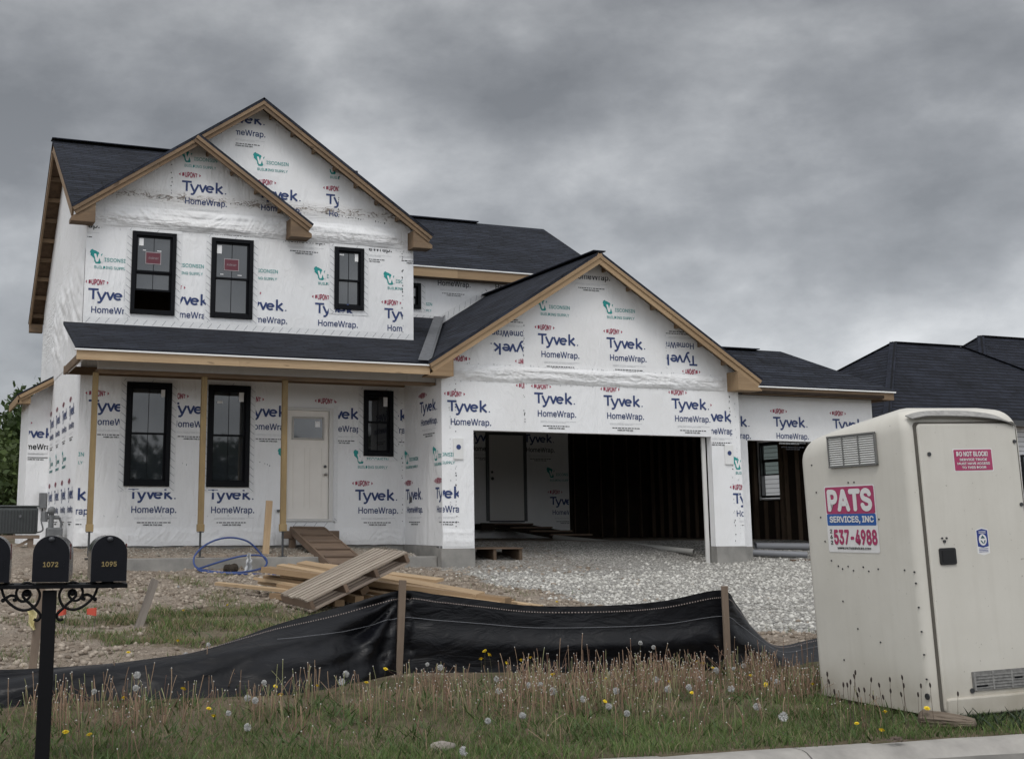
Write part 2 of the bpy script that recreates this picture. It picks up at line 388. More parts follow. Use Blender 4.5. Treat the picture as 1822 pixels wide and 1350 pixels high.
def grass_amt(x, y):
    v = 1-sstep(9.2, 10.2, y+.35*fbm(x*1.5, y*1.5, 5))
    # weedy patch behind the fabric
    px, py = (x-3.15)/1.75, (y-14.3)/2.3
    g = 1 - sstep(.5, 1.15, math.hypot(px, py)+.55*fbm(x*1.1, y*1.1, 2))
    return max(v, g*.9)
def gz(x, y):
    z = gz0(x, y)
    d = dirt_amt(x, y)
    z += .022*fbm(x*.9, y*.9, 1, 3)*min(1, max(0, (y-7)*.6))
    if d > 0 and y < 24:
        z += d*((.035*fbm(x*2.3, y*2.3, 4, 5)+.035*fbm(x*5.5, y*5.5, 8, 3)*(1-sstep(4, 7, x)))*(1-.7*gravel_amt(x, y)))
    return z
def axis(lo, hi, st, far):
    a = list(np.arange(lo, hi+1e-6, st)); s = st; x = hi
    while x < far: s *= 1.5; x += s; a.append(x)
    s = st; x = lo
    while x > -far: s *= 1.5; x -= s; a.insert(0, x)
    return a
xs = axis(-3., 20., .085, 700); ys = axis(6.3, 24., .085, 700)
GV = []; A_gr = []; A_ve = []; A_di = []
for y in ys:
    for x in xs:
        cy = curb_y(x)
        inside = -3 <= x <= 20 and y <= 24
        z = gz(x, y) if inside else (gz0(x, min(y, 60)))
        if y < cy-.02: z = -.36
        GV.append((x, y, z))
        A_gr.append(gravel_amt(x, y) if inside else 0.)
        A_ve.append(grass_amt(x, y) if inside else (1.0 if y < 9 else .8*sstep(24, 32, y)))
        A_di.append(dirt_amt(x, y))
nx = len(xs)
GF = [(j*nx+i, j*nx+i+1, (j+1)*nx+i+1, (j+1)*nx+i) for j in range(len(ys)-1) for i in range(nx-1)]
gm = bpy.data.meshes.new('ground'); gm.from_pydata(GV, [], GF); gm.polygons.foreach_set('use_smooth', np.ones(len(GF), bool))
for nm, A in (('gravel', A_gr), ('verge', A_ve), ('dirt', A_di)):
    at = gm.attributes.new(nm, 'FLOAT', 'POINT'); at.data.foreach_set('value', np.array(A, np.float32))
m, t, p = base_mat('site_ground'); p.inputs['Roughness'].default_value = .95; p.inputs['Specular IOR Level'].default_value = .15
def attr(t, n): a = NN(t, 'ShaderNodeAttribute', attribute_name=n); return a.outputs['Fac']
ob = coord(t)
nA, nB, nC = tnoise(t, ob, 1.3, 8, .65), tnoise(t, ob, 9, 8, .7), tnoise(t, ob, 45, 5, .7)
vor = NN(t, 'ShaderNodeTexVoronoi', inp={'Scale': 24}); t.links.new(ob, vor.inputs[0])
vor2 = NN(t, 'ShaderNodeTexVoronoi', inp={'Scale': 30}); t.links.new(ob, vor2.inputs[0])
dirt = mixc(t, ramp(t, nB, [(.3, 0.), (.7, 1.)]), (.165, .13, .10), (.33, .275, .22))
dirt = mixc(t, ramp(t, nA, [(.4, 0.), (.65, .6)]), dirt, (.37, .325, .275))
dirt = mixc(t, ramp(t, nC, [(.48, 0.), (.70, .75)]), dirt, (.055, .042, .033))  # dark flecks in the soil colour stand in for shadows among clods
sv = NN(t, 'ShaderNodeSeparateColor'); t.links.new(vor2.outputs['Color'], sv.inputs[0])
grav = mixc(t, ramp(t, sv.outputs[0], [(.0, 0.), (1., 1.)]), (.28, .27, .25), (.58, .565, .525))
grav = mixc(t, ramp(t, vor2.outputs['Distance'], [(.35, 0.), (.75, .9)]), grav, (.10, .095, .09))
veg = mixc(t, ramp(t, nB, [(.35, 0.), (.7, 1.)]), (.085, .065, .045), (.10, .10, .05))
veg = mixc(t, ramp(t, nA, [(.42, 0.), (.62, .75)]), veg, (.20, .155, .115))
c = mixc(t, attr(t, 'dirt'), veg, dirt)
gf = maprange(t, math_n(t, 'ADD', attr(t, 'gravel'), math_n(t, 'MULTIPLY', math_n(t, 'SUBTRACT', nB, .5), .9)), .4, .6, 0, 1)
c = mixc(t, gf, c, grav)
vf = maprange(t, math_n(t, 'ADD', attr(t, 'verge'), math_n(t, 'MULTIPLY', math_n(t, 'SUBTRACT', nB, .5), .8)), .4, .7, 0, 1)
c = mixc(t, math_n(t, 'MULTIPLY', vf, .85), c, veg)
t.links.new(c, p.inputs['Base Color'])
bb1 = bump(t, p, math_n(t, 'ADD', nB, math_n(t, 'MULTIPLY', vor.outputs['Distance'], -.5)), .8, .05)
bump(t, p, nC, .6, .012, bb1)
gm.materials.append(m)
gob = bpy.data.objects.new('ground', gm); COL.objects.link(gob); tag(gob, 'bare brown building plot with grassy verge', kind='structure')

# road and kerb
ROADM = simple('asphalt', (.055, .055, .056), .9, (.04, .04, .041), 30, .2, bstr=.4, bscale=120)
b = MB(); b.grid(lambda u, v: (-300+600*u, curb_y(-300+600*u)-.45 - (1-v)*9, -.145), 60, 1); b.build('road', ROADM)['kind'] = 'structure'
kerb = MB(); prof = [(.03, -.30), (.03, -.004), (-.075, -.003), (-.12, -.014), (-.165, -.042), (-.205, -.078), (-.25, -.104), (-.31, -.113), (-.62, -.122), (-.62, -.3)]
x0 = -12.0; joints = [5.35+3.05*k - 15.25 for k in range(12)]
for k in range(len(joints)-1):
    a, e = joints[k]+.006, joints[k+1]-.006
    n = 10
    for i in range(n):
        for q in range(len(prof)-1):
            P = []
            for xx, (dy, dz) in ((a+(e-a)*i/n, prof[q]), (a+(e-a)*(i+1)/n, prof[q]), (a+(e-a)*(i+1)/n, prof[q+1]), (a+(e-a)*i/n, prof[q+1])):
                ch = .005*max(0, fbm(xx*1.7, dy*20, 9, 3))
                P.append((xx, curb_y(xx)+dy+.006*fbm(xx*2, dy*6, 1), dz+.004*fbm(xx*4, dy*9, 3)-ch))
            kerb.poly(P[::-1], None, 1 if q >= 5 else 0)
    for xx in (a, e):
        kerb.poly([(xx, curb_y(xx)+dy, dz) for dy, dz in prof][::(1 if xx == a else -1)])
KB = kerb.build('kerb', [CURBM, simple('stained_gutter', (.20, .19, .175), .9, (.125, .12, .112), 3, .2, bstr=.4, bscale=50)], smooth_angle=35); KB['kind'] = 'structure'

# ---------------------------------------------------------------- house: walls
YW, YG, YB, Y3 = 23.0, 21.15, 25.9, 21.75
house = thing('house', (9., 23., .6), 'two-storey unfinished house in printed white wrap with garage and black shingle roofs', 'house')
FR = lambda y: ((0, y, 0), (1, 0, 0), (0, 0, 1), (0, -1, 0))
LF = lambda x: ((x, 0, 0), (0, -1, 0), (0, 0, 1), (-1, 0, 0))      # faces -X; u = -y
RT = lambda x: ((x, 0, 0), (0, 1, 0), (0, 0, 1), (1, 0, 0))
def clip2(P, pt, n):
    out = []
    for i in range(len(P)):
        a, b = P[i], P[(i+1) % len(P)]
        da = (a[0]-pt[0])*n[0]+(a[1]-pt[1])*n[1]; db = (b[0]-pt[0])*n[0]+(b[1]-pt[1])*n[1]
        if da <= 0: out.append(a)
        if (da < 0 < db) or (db < 0 < da):
            k = da/(da-db); out.append((a[0]+(b[0]-a[0])*k, a[1]+(b[1]-a[1])*k))
    return out
def wall(F, rect, holes=(), clips=(), th=.15, mb=None, mi=0):
    mb = mb or MB(); O, U, V, N = map(Vector, F); u0, u1, v0, v1 = rect
    us = sorted({u0, u1, *[h[0] for h in holes], *[h[1] for h in holes]}); vs = sorted({v0, v1, *[h[2] for h in holes], *[h[3] for h in holes]})
    for i in range(len(us)-1):
        for j in range(len(vs)-1):
            mu, mv = (us[i]+us[i+1])/2, (vs[j]+vs[j+1])/2
            if any(h[0] < mu < h[1] and h[2] < mv < h[3] for h in holes): continue
            P = [(us[i], vs[j]), (us[i+1], vs[j]), (us[i+1], vs[j+1]), (us[i], vs[j+1])]
            for c in clips: P = clip2(P, *c) if len(P) > 2 else P
            if len(P) < 3: continue
            mb.poly([O+U*a+V*b for a, b in P], [(a, b) for a, b in P], mi)
            mb.poly([O+U*a+V*b-N*th for a, b in P[::-1]], [(a, b) for a, b in P[::-1]], mi)
    def rev(a, b, flip):
        q = [O+U*a[0]+V*a[1], O+U*b[0]+V*b[1], O+U*b[0]+V*b[1]-N*th, O+U*a[0]+V*a[1]-N*th]
        mb.poly(q[::-1] if flip else q, None, mi)
    for h in holes:
        if h[2] > v0: rev((h[0], h[2]), (h[1], h[2]), False)
        rev((h[1], h[2]), (h[1], h[3]), False); rev((h[1], h[3]), (h[0], h[3]), False); rev((h[0], h[3]), (h[0], h[2]), False)
    return mb
# windows and doors: (u0, u1, z0, z1)
W1, W2, W3 = (3.52, 4.33, 5.13, 6.66), (4.99, 5.79, 5.14, 6.65), (7.40, 8.0, 5.44, 6.66)
L1, L2, L3 = (3.52, 4.33, 2.04, 3.89), (5.0, 5.79, 2.04, 3.89), (8.01, 8.61, 2.65, 3.90)
DO = (6.43, 7.37, 1.44, 3.53)
GX = 5.85; GZ = 9.22
gc = [((GX, 9.295), (.568, .823)), ((GX, 9.295), (-.568, .823))]
inset = lambda h: (h[0]+.03, h[1]-.03, h[2]+.03, h[3]-.03)
wallF = wall(FR(YW), (2.70, 9.04, 1.0, 9.3), [inset(x) for x in (W1, W2, W3, L1, L2, L3)]+[DO], gc).build('front_wall', WRAPF, house)
# main side wall: profile of the main roof
MS = (9.40-6.95)/(27.07-22.65); MS2 = (9.40-6.05)/(31.1-27.07)
nrm = lambda s: (s/math.hypot(1, s), 1/math.hypot(1, s))
mc = [((-27.07, 9.30), (lambda n: (n[0], n[1]))(nrm(MS))), ((-27.07, 9.30), (lambda n: (-n[0], n[1]))(nrm(MS2)))]
wallL = wall(LF(2.70), (-30.7, -23.0, .8, 9.4), (), mc).build('side_wall', WRAPL, house)
wb = wall(RT(9.04), (23.0, 30.7, 1.0, 9.2), (), [((27.07, 9.2), nrm(-MS) and (-nrm(MS)[0], nrm(MS)[1])), ((27.07, 9.2), nrm(MS2))])
wb.lo((2.72, 30.55, .8), (9.02, 30.7, 6.1)); wb.build('rear_wall', WRAP, house)
# bumped-out bay on the side
wm = MB(); wm.prism([(2.25, .8), (2.70, .8), (2.70, 4.42), (2.25, 4.0)], (0, 28.0, 0), (1, 0, 0), (0, 0, 1), (0, -1, 0), 2.0)
wallW = wm.build('bump_out_wall', WRAP, house)
# garage
OPG = (9.47, 14.53, .5, 3.05); GGX, GGZ, GS = 11.96, 6.42, .643
gg = [((GGX, GGZ-.02), nrm(GS)), ((GGX, GGZ-.02), (-nrm(GS)[0], nrm(GS)[1]))]
wg_ = wall(FR(YG), (8.85, 15.20, .96, 6.5), [(9.47, 14.53, .96, 3.05)], gg, .16)
wallG = wg_.build('garage_front_wall', WRAPG, house)
wallS = wall(LF(8.85), (-23.0, -21.152, 1.0, 4.2), (), (), .14).build('garage_side_wall', WRAP, house)
wx = MB(); wx.lo((15.06, 21.32, .96), (15.20, Y3, 4.1)); wx.build('garage_side_wall', WRAP, house)
# recessed upper wall and its gable end
wallB = wall(FR(YB), (9.04, 15.0, 4.6, 6.9), [inset((9.75, 10.35, 6.06, 6.64))], (), .15).build('upper_recessed_wall', WRAP, house)
wq = MB(); wq.prism([(25.92, 4.0), (32.4, 4.0), (32.4, 6.9), (29.13, 8.75), (25.92, 6.95)], (15.0, 0, 0), (0, 1, 0), (0, 0, 1), (1, 0, 0), .15)
wq.build('upper_recessed_wall', WRAP, house)
# third bay
wall3 = wall(FR(Y3), (15.20, 18.98, .94, 4.08), [(15.80, 18.55, .94, 3.05)], (), .15).build('single_bay_wall', WRAP, house)
BW = (24.72, 25.55, 1.96, 3.30)
w4 = wall(RT(18.98), (21.9, 30.5, .6, 4.1), [BW], (), .12); w4.build('bay_side_wall', WRAP, house)

# interior of the garage: sheathing, studs, wrapped inner wall, ceiling, floor
inn = MB(); inn.lo((8.99, 29.0, .6), (15.62, 29.15, 3.9)); wallI = inn.build('inner_garage_wall', WRAP, house)
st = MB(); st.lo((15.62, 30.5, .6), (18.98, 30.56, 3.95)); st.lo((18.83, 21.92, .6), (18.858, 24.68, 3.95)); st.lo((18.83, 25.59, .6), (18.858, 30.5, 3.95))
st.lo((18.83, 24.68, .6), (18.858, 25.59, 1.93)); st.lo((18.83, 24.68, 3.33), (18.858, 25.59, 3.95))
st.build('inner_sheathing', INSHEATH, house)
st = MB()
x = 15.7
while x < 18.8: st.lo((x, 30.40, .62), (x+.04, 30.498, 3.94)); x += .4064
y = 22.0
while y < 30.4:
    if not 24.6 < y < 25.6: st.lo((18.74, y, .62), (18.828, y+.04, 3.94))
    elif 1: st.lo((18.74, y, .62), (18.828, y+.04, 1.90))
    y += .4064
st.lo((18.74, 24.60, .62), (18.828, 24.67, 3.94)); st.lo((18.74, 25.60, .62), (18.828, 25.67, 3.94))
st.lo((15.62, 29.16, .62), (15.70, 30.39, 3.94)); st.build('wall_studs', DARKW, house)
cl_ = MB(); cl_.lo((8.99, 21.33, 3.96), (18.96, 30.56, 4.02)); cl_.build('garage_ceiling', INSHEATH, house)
jm = MB()      # gypsum edges of the openings
jm.lo((14.532, YG+.02, .97), (14.545, YG+.158, 3.04)); jm.lo((14.42, YG+.165, .64), (14.50, YG+.20, 3.04)); jm.build('opening_jamb', GYP, house)
# concrete
cc_ = MB(); cc_.lo((2.73, 23.03, .55), (8.84, 23.3, .998)); cc_.lo((2.73, 23.3, .55), (2.95, 30.7, .798))
cc_.build('foundation', CONC, house, bevel=.008); cc_ = MB()
cc_.lo((8.82, 21.12, .35), (9.47, 21.42, .958)); cc_.lo((8.83, 21.42, .35), (9.05, 23.02, .99))
cc_.build('foundation', CONC, house, bevel=.008); cc_ = MB(); cc_.lo((14.53, 21.12, .35), (15.22, 21.42, .958)); cc_.lo((15.22, 21.74, .4), (15.80, 22.0, .94)); cc_.build('foundation', CONC, house, bevel=.008); cc_ = MB(); cc_.lo((18.55, 21.74, .4), (19.0, 22.0, .94))
cc_.build('foundation', CONC, house, bevel=.008)
gb_ = MB(); gb_.lo((2.80, 21.28, .35), (6.75, 21.50, .83)); gb_.lo((7.5, 21.30, .35), (8.81, 21.52, .82)); gb_.build('porch_footing', CONC, house, bevel=.012)

# ---------------------------------------------------------------- roofs
def rz(x, peak, z, s): return z - s*abs(x-peak)
r = MB()    # main roof, both slopes, with the big front gable
EV = 22.63
r.slab([(2.38, EV+.02, 6.985), (5.93, 27.07, 9.43), (2.38, 27.07, 9.43)], .05, 0, 1)
r.slab([(2.38, 27.072, 9.432), (9.26, 27.072, 9.432), (9.26, 31.1, 6.08), (2.38, 31.1, 6.08)], .05, 0, 1)
SL = .690
PK = 9.37; xl, xr = 2.36, 9.33
zl, zr_ = PK-SL*(GX-xl), PK-SL*(xr-GX)
r.slab([(xl, EV-.02, zl), (GX, EV-.02, PK), (GX, 27.0, PK)], .045, 0, 1)
r.slab([(xr, EV-.02, zr_), (GX, EV-.02, PK), (GX, 27.3, PK), (xr, 27.3, zr_)], .045, 0, 1)
r.beam((2.36, 27.07, 9.445), (7.0, 27.07, 9.445), .28, .02)
r.build('main_roof', [SHING, OSB], house)
r = MB(); SX = 4.62; SZ = PK-SL*(GX-SX)
r.slab([(SX, EV-.03, SZ), (6.86, EV-.03, SZ-SL*(6.86-SX)), (6.86, YW-.002, SZ-SL*(6.86-SX)), (SX, YW-.002, SZ)], .045, 0, 1)
r.build('small_gable_roof', [SHING, OSB], house)
PZ = lambda y: 4.20+.331*(y-20.83)
r = MB()
VY0, VX0 = 20.80, 8.46
r.slab([(2.36, 20.81, PZ(20.81)), (8.46, 20.81, PZ(20.81)), (9.04, 22.05, PZ(22.05)), (9.04, 22.998, PZ(22.998)), (2.36, 22.998, PZ(22.998))], .05, 0, 1)
r.slab([(9.04, 22.05, PZ(22.05)), (10.87, 25.898, PZ(25.898)), (9.04, 25.898, PZ(25.898))], .05, 0, 1)
r.build('porch_roof', [SHING, OSB], house)
r = MB(); gz_ = lambda x: GGZ+.05-GS*abs(x-GGX)
r.slab([(8.44, 20.77, gz_(8.44)), (GGX, 20.77, gz_(GGX)), (GGX, 25.898, gz_(GGX)), (10.87, 25.898, gz_(10.87))], .045, 0, 1)
r.slab([(15.52, 20.77, gz_(15.52)), (GGX, 20.77, gz_(GGX)), (GGX, 29.5, gz_(GGX)), (15.52, 29.5, gz_(15.52))], .045, 0, 1)
r.beam((GGX, 20.77, gz_(GGX)+.004), (GGX, 25.89, gz_(GGX)+.004), .26, .02)
r.build('garage_roof', [SHING, OSB], house)
r = MB()    # open metal valley
va, vb = Vector((8.46, 20.80, PZ(20.80)+.03)), Vector((10.87, 25.89, 5.905))
for sgn in (0, 1):
    if sgn == 0: d = Vector((-.20, 0, .004))
    else: d = Vector((.07, 0, .055))
    q = [va, vb, vb+d*1.0, va+d*1.0]; q = [x_+Vector((0, 0, .012)) for x_ in q]; r.poly(q if sgn == 0 else q[::-1])
r.build('valley_flashing', METAL, house)
r = MB()
r.slab([(8.0, 25.52, 6.99), (15.12, 25.52, 6.99), (15.12, 29.13, 8.97), (8.0, 29.13, 8.97)], .05, 0, 1)
r.slab([(8.0, 29.132, 8.972), (15.12, 29.132, 8.972), (15.12, 32.8, 6.99), (8.0, 32.8, 6.99)], .05, 0, 1)
r.beam((8.5, 29.13, 8.985), (13.2, 29.13, 8.985), .26, .025)
r.build('rear_roof', [SHING, OSB], house)
r = MB()
e3 = 4.14
r.slab([(15.2, 21.37, e3), (19.30, 21.37, e3), (17.85, 23.2, 5.13), (15.2, 23.2, 5.13)], .05, 0, 1)
r.slab([(19.30, 21.37, e3), (17.85, 23.2, 5.13), (17.85, 25.2, 5.13), (19.30, 27.0, e3)], .05, 0, 1)
r.slab([(15.2, 23.202, 5.132), (17.85, 23.202, 5.132), (17.85, 25.2, 5.13), (19.30, 27.0, e3), (15.2, 27.0, e3)], .02, 0, 1)
r.beam((15.2, 23.2, 5.14), (17.2, 23.2, 5.14), .26, .02)
r.build('single_bay_roof', [SHING, OSB], house)
r = MB(); r.slab([(1.97, 27.62, 4.05), (2.72, 27.62, 4.47), (2.72, 30.2, 4.47), (1.97, 30.2, 4.05)], .03, 0, 1); r.build('bump_out_roof', [SHING, OSB], house)

# ---------------------------------------------------------------- rake boards, fascia, eave boxes
def rake(mb, x0, z0, x1, z1, y, wid=.135, th=.04, mi=0, drop=.045):
    """board hung under the roof edge from (x0,z0) to (x1,z1) in the plane y, plus the narrow sub-rake behind"""
    a, c = Vector((x0, y, z0)), Vector((x1, y, z1)); d = (c-a).normalized(); n = Vector((-d.z, 0, d.x)); n = n if n.z > 0 else -n
    sp = a.lerp(c, .46 if x1 > x0 else .58)
    mb.beam(a-n*(drop+wid/2), sp-n*(drop+wid/2)-d*.002, th, wid, n, mi); mb.beam(sp-n*(drop+wid/2)+d*.002, c-n*(drop+wid/2), th, wid, n, mi)
    mb.beam(a-n*(drop+.035)+Vector((0, -.032, 0)), c-n*(drop+.035)+Vector((0, -.032, 0)), .022, .062, n, mi)
def looks(x0, z0, x1, z1, ya, yb, k, drop=.07):
    for i in range(k):
        f = (i+.5)/k; mb = MB(); mb.beam((x0+(x1-x0)*f, ya, z0+(z1-z0)*f-drop-.05), (x0+(x1-x0)*f, yb, z0+(z1-z0)*f-drop-.05), .038, .085); mb.build('soffit_lookout', RAKEW, house)
r = MB(); yb = EV+.03
rake(r, GX, PK, xl-.0, zl, yb); rake(r, GX, PK, xr, zr_, yb+.004)
r.build('rake_board', RAKEW, house)
looks(SX, SZ, xl+.5, zl+.35, yb+.03, YW-.01, 5); looks(GX, PK, xr-.45, zr_+.3, yb+.03, YW-.01, 7); looks(SX, SZ, 6.5, SZ-SL*(6.5-SX), yb+.03, YW-.01, 4)
r = MB(); rake(r, SX, SZ, 6.86, SZ-SL*(6.86-SX), yb-.035); r.build('rake_board', RAKEW, house)
def eave_box(mb, x_out, x_in, zt_out, s, ya, yb_, zb):
    sg = 1 if x_in > x_out else -1
    P = [(x_out, zb), (x_in, zb), (x_in, zt_out+s*abs(x_in-x_out)), (x_out, zt_out)]
    if sg < 0: P = P[::-1]
    mb.prism(P, (0, ya, 0), (1, 0, 0), (0, 0, 1), (0, -1, 0), yb_-ya)
r = MB(); eave_box(r, xl+.02, 2.80, zl-.2, SL, yb+.005, YW-.004, zl-.27); r.build('eave_return', RAKEW, house)
r = MB(); eave_box(r, xr-.02, 8.92, zr_-.2, SL, yb+.005, YW-.004, zr_-.27); r.build('eave_return', RAKEW, house)
r = MB(); eave_box(r, 6.83, 6.42, SZ-SL*(6.86-SX)-.19, SL, yb-.03, YW-.004, SZ-SL*(6.86-SX)-.26)
r.build('eave_return', RAKEW, house)
# side rake of the main roof with its lookouts
r = MB()
def rakeY(mb, y0, z0, y1, z1, x, wid=.17, drop=.045, th=.04):
    a, c = Vector((x, y0, z0)), Vector((x, y1, z1)); d = (c-a).normalized(); n = Vector((0, -d.z, d.y)); n = n if n.z > 0 else -n
    mb.beam(a-n*(drop+wid/2), c-n*(drop+wid/2), th, wid, n)
rakeY(r, 27.07, 9.43, EV+.05, 6.98, 2.41); rakeY(r, 27.07, 9.43, 31.08, 6.09, 2.41)
for i in range(9):
    f = (i+.5)/9; yy = 27.07+(31.0-27.07)*f; z_ = 9.43-MS2*(yy-27.07); r.beam((2.43, yy, z_-.14), (2.70, yy, z_-.14), .038, .09)
    yy = 27.07-4.3*f; z_ = 9.43-MS*(27.07-yy); r.beam((2.43, yy, z_-.14), (2.70, yy, z_-.14), .038, .09)
r.lo((2.40, 30.85, 5.83), (2.70, 31.06, 6.02))
r.build('side_rake_board', RAKEW, house)
r = MB()
r.lo((2.37, 20.83, PZ(20.81)-.205), (5.05, 20.87, PZ(20.81)-.055)); r.lo((5.054, 20.832, PZ(20.81)-.205), (8.50, 20.87, PZ(20.81)-.055))
r.build('porch_fascia', PINEB, house)
r = MB(); r.lo((2.34, 20.795, PZ(20.81)-.056), (8.50, 20.86, PZ(20.81)-.030)); r.build('drip_edge', WHITE, house)
r = MB(); r.lo((2.80, 21.40, 3.915), (8.83, 21.60, 4.16)); r.build('porch_beam', wrap_mat('beam_wrap', (), .5, (.62, .61, .60)), house)
r = MB(); r.lo((2.78, 21.38, 3.865), (8.83, 21.62, 3.913)); r.lo((2.40, 20.90, 3.97), (2.44, 22.98, 4.10)); r.lo((2.40, 22.94, 3.98), (8.83, 22.998, 4.12))
x = 2.9
while x < 8.8: r.beam((x, 20.88, PZ(20.88)-.12), (x, 22.96, PZ(22.96)-.12), .038, .12); x += .61
r.build('porch_framing', RAKEW, house)
r = MB(); r.prism([(20.87, 4.0), (22.99, 4.0), (22.99, PZ(22.99)-.06), (20.87, PZ(20.87)-.06)], (2.49, 0, 0), (0, 1, 0), (0, 0, 1), (-1, 0, 0), -.04)
r.build('porch_end_panel', WRAPL, house)
# garage rakes and returns
r = MB(); yg = 20.80
rake(r, GGX, gz_(GGX), 8.44, gz_(8.44), yg, .16); rake(r, GGX, gz_(GGX), 15.52, gz_(15.52), yg+.004, .16)
r.build('rake_board', PINE, house)
looks(GGX, gz_(GGX), 9.2, gz_(9.2), yg+.03, YG-.01, 6); looks(GGX, gz_(GGX), 15.1, gz_(15.1), yg+.03, YG-.01, 6)
r = MB(); eave_box(r, 8.47, 8.93, gz_(8.44)-.22, GS, yg-.03, YG-.004, gz_(8.44)-.24); r.build('eave_return', PINE, house)
r = MB(); eave_box(r, 15.49, 14.95, gz_(15.52)-.22, GS, yg-.03, YG-.004, gz_(15.52)-.24)
r.build('eave_return', PINE, house)
r = MB(); r.lo((9.05, 25.54, 6.74), (11.1, 25.58, 6.94)); r.lo((11.104, 25.542, 6.74), (15.1, 25.58, 6.94)); r.build('rear_fascia', PINE, house)
r = MB(); r.lo((9.05, 25.51, 6.944), (15.1, 25.57, 6.972)); r.build('drip_edge', WHITE, house)
r = MB(); r.slab([(9.06, 25.585, 6.76), (15.0, 25.585, 6.76), (15.0, 25.895, 6.76), (9.06, 25.895, 6.76)], .01); r.build('rear_soffit', RAKEW, house)
r = MB(); r.lo((15.5, 21.39, e3-.20), (19.27, 21.43, e3-.055)); r.lo((19.24, 21.432, e3-.20), (19.28, 27.0, e3-.055)); r.build('single_bay_fascia', RAKEW, house)
r = MB(); r.lo((15.5, 21.35, e3-.053), (19.30, 21.42, e3-.026)); r.build('drip_edge', WHITE, house)
r = MB(); rake(r, 2.70, 4.47, 1.98, 4.06, 27.64, .12); eave_box(r, 1.99, 2.25, 3.93, .55, 27.66, 27.998, 3.86); r.lo((1.98, 27.66, 3.87), (2.02, 30.1, 4.02)); r.build('bump_out_rake', PINE, house)
# porch posts on screw jacks
for k, x in enumerate((2.77, 4.60, 6.03)):
    r = MB(); r.box((x, 21.50, 2.57), (.092, .092, 2.588)); r.lo((x-.055, 21.445, 1.27), (x+.055, 21.555, 1.36)) if 0 else None
    po = r.build('porch_post', TREATED, house, bevel=.006)
    r = MB(); r.box((x, 21.50, 1.32), (.115, .115, .12)); r.build('post_base', TREATED, po, bevel=.006)
    r = MB(); r.tube([(x, 21.5, .78), (x, 21.5, 1.27)], .019, 10); r.box((x, 21.5, 1.25), (.10, .10, .012)); r.box((x, 21.5, .835), (.13, .13, .014)); r.build('screw_jack', DKMET, po)

# ---------------------------------------------------------------- lettering
try: FONT = bpy.data.fonts.load(os.path.join(bpy.utils.system_resource('DATAFILES'), 'fonts', 'Inter.woff2'))
except Exception: FONT = None
_tc = {}
def glyphs(txt, width, cap, fat=0.0, italic=0.0, spacing=1.0):
    """flat polygons of a line of text: left edge 0, baseline 0, scaled to a width and a capital height"""
    key = (txt, italic, spacing)
    if key not in _tc:
        def mk(s):
            cu = bpy.data.curves.new('line', 'FONT'); cu.body = s; cu.resolution_u = 2; cu.shear = italic; cu.space_character = spacing
            if FONT: cu.font = FONT
            o = bpy.data.objects.new('line', cu); COL.objects.link(o); bpy.context.view_layer.update()
            me = bpy.data.meshes.new_from_object(o.evaluated_get(bpy.context.evaluated_depsgraph_get()))
            V = [(v.co.x, v.co.y) for v in me.vertices]; F = [tuple(f.vertices) for f in me.polygons]
            bpy.data.objects.remove(o); bpy.data.curves.remove(cu); bpy.data.meshes.remove(me); return V, F
        V, F = mk(txt); H, _ = mk('H'); _tc[key] = (V, F, max(v[1] for v in H))
    V, F, h = _tc[key]; x0 = min(v[0] for v in V); x1 = max(v[0] for v in V)
    sx = width/(x1-x0+2*fat) if width else cap/h; sy = cap/(h+2*fat)
    sh = [(0, 0)] + ([(fat*math.cos(R(k)), fat*math.sin(R(k))) for k in range(0, 360, 45)] if fat else [])
    return [([((V[i][0]-x0+fat+dx)*sx, (V[i][1]+fat+dy)*sy) for i in f], k*.00022) for k, (dx, dy) in enumerate(sh) for f in F]
def stroke(P, w_, lay):
    """a polyline of the given width as quads"""
    out = []
    nn = []
    for i in range(len(P)):
        a, c = P[max(i-1, 0)], P[min(i+1, len(P)-1)]; d = math.hypot(c[0]-a[0], c[1]-a[1]); nn.append((-(c[1]-a[1])/d, (c[0]-a[0])/d))
    for i in range(len(P)-1):
        q = [(P[i][0]+nn[i][0]*w_/2, P[i][1]+nn[i][1]*w_/2), (P[i][0]-nn[i][0]*w_/2, P[i][1]-nn[i][1]*w_/2), (P[i+1][0]-nn[i+1][0]*w_/2, P[i+1][1]-nn[i+1][1]*w_/2), (P[i+1][0]+nn[i+1][0]*w_/2, P[i+1][1]+nn[i+1][1]*w_/2)]
        out.append((q, lay))
    return out
def put(out, polys, dx, dy, mi, fx=None):
    for P, l in polys: out.append(([(a+dx, b+dy) if not fx else fx(a+dx, b+dy) for a, b in P], mi, l))
STATE = [(.02, .86), (.06, .95), (.13, .97), (.16, 1.0), (.21, .93), (.33, .90), (.42, .84), (.52, .80), (.56, .70), (.66, .64), (.72, .72), (.76, .70), (.70, .56), (.67, .42), (.66, .25), (.67, .10), (.62, .02), (.36, .02), (.33, .10), (.28, .16), (.27, .30), (.22, .40), (.12, .50), (.04, .58), (.05, .70), (.0, .77)]
def u_dupont(out):
    W_ = .29
    def fx(a, b):    # lozenge-shaped word: taller in the middle
        k = (a-.145)/.145; return (a, .115 + (b-.045)*(1.25-.55*k*k))
    put(out, glyphs('DUPONT', W_, .09, .03), .0, 0, 1, fx)
    for s, x in ((-1, -.045), (1, .335)): out.append(([(x+s*.02, .115), (x-s*.012, .145), (x-s*.012, .085)][::-s], 1))
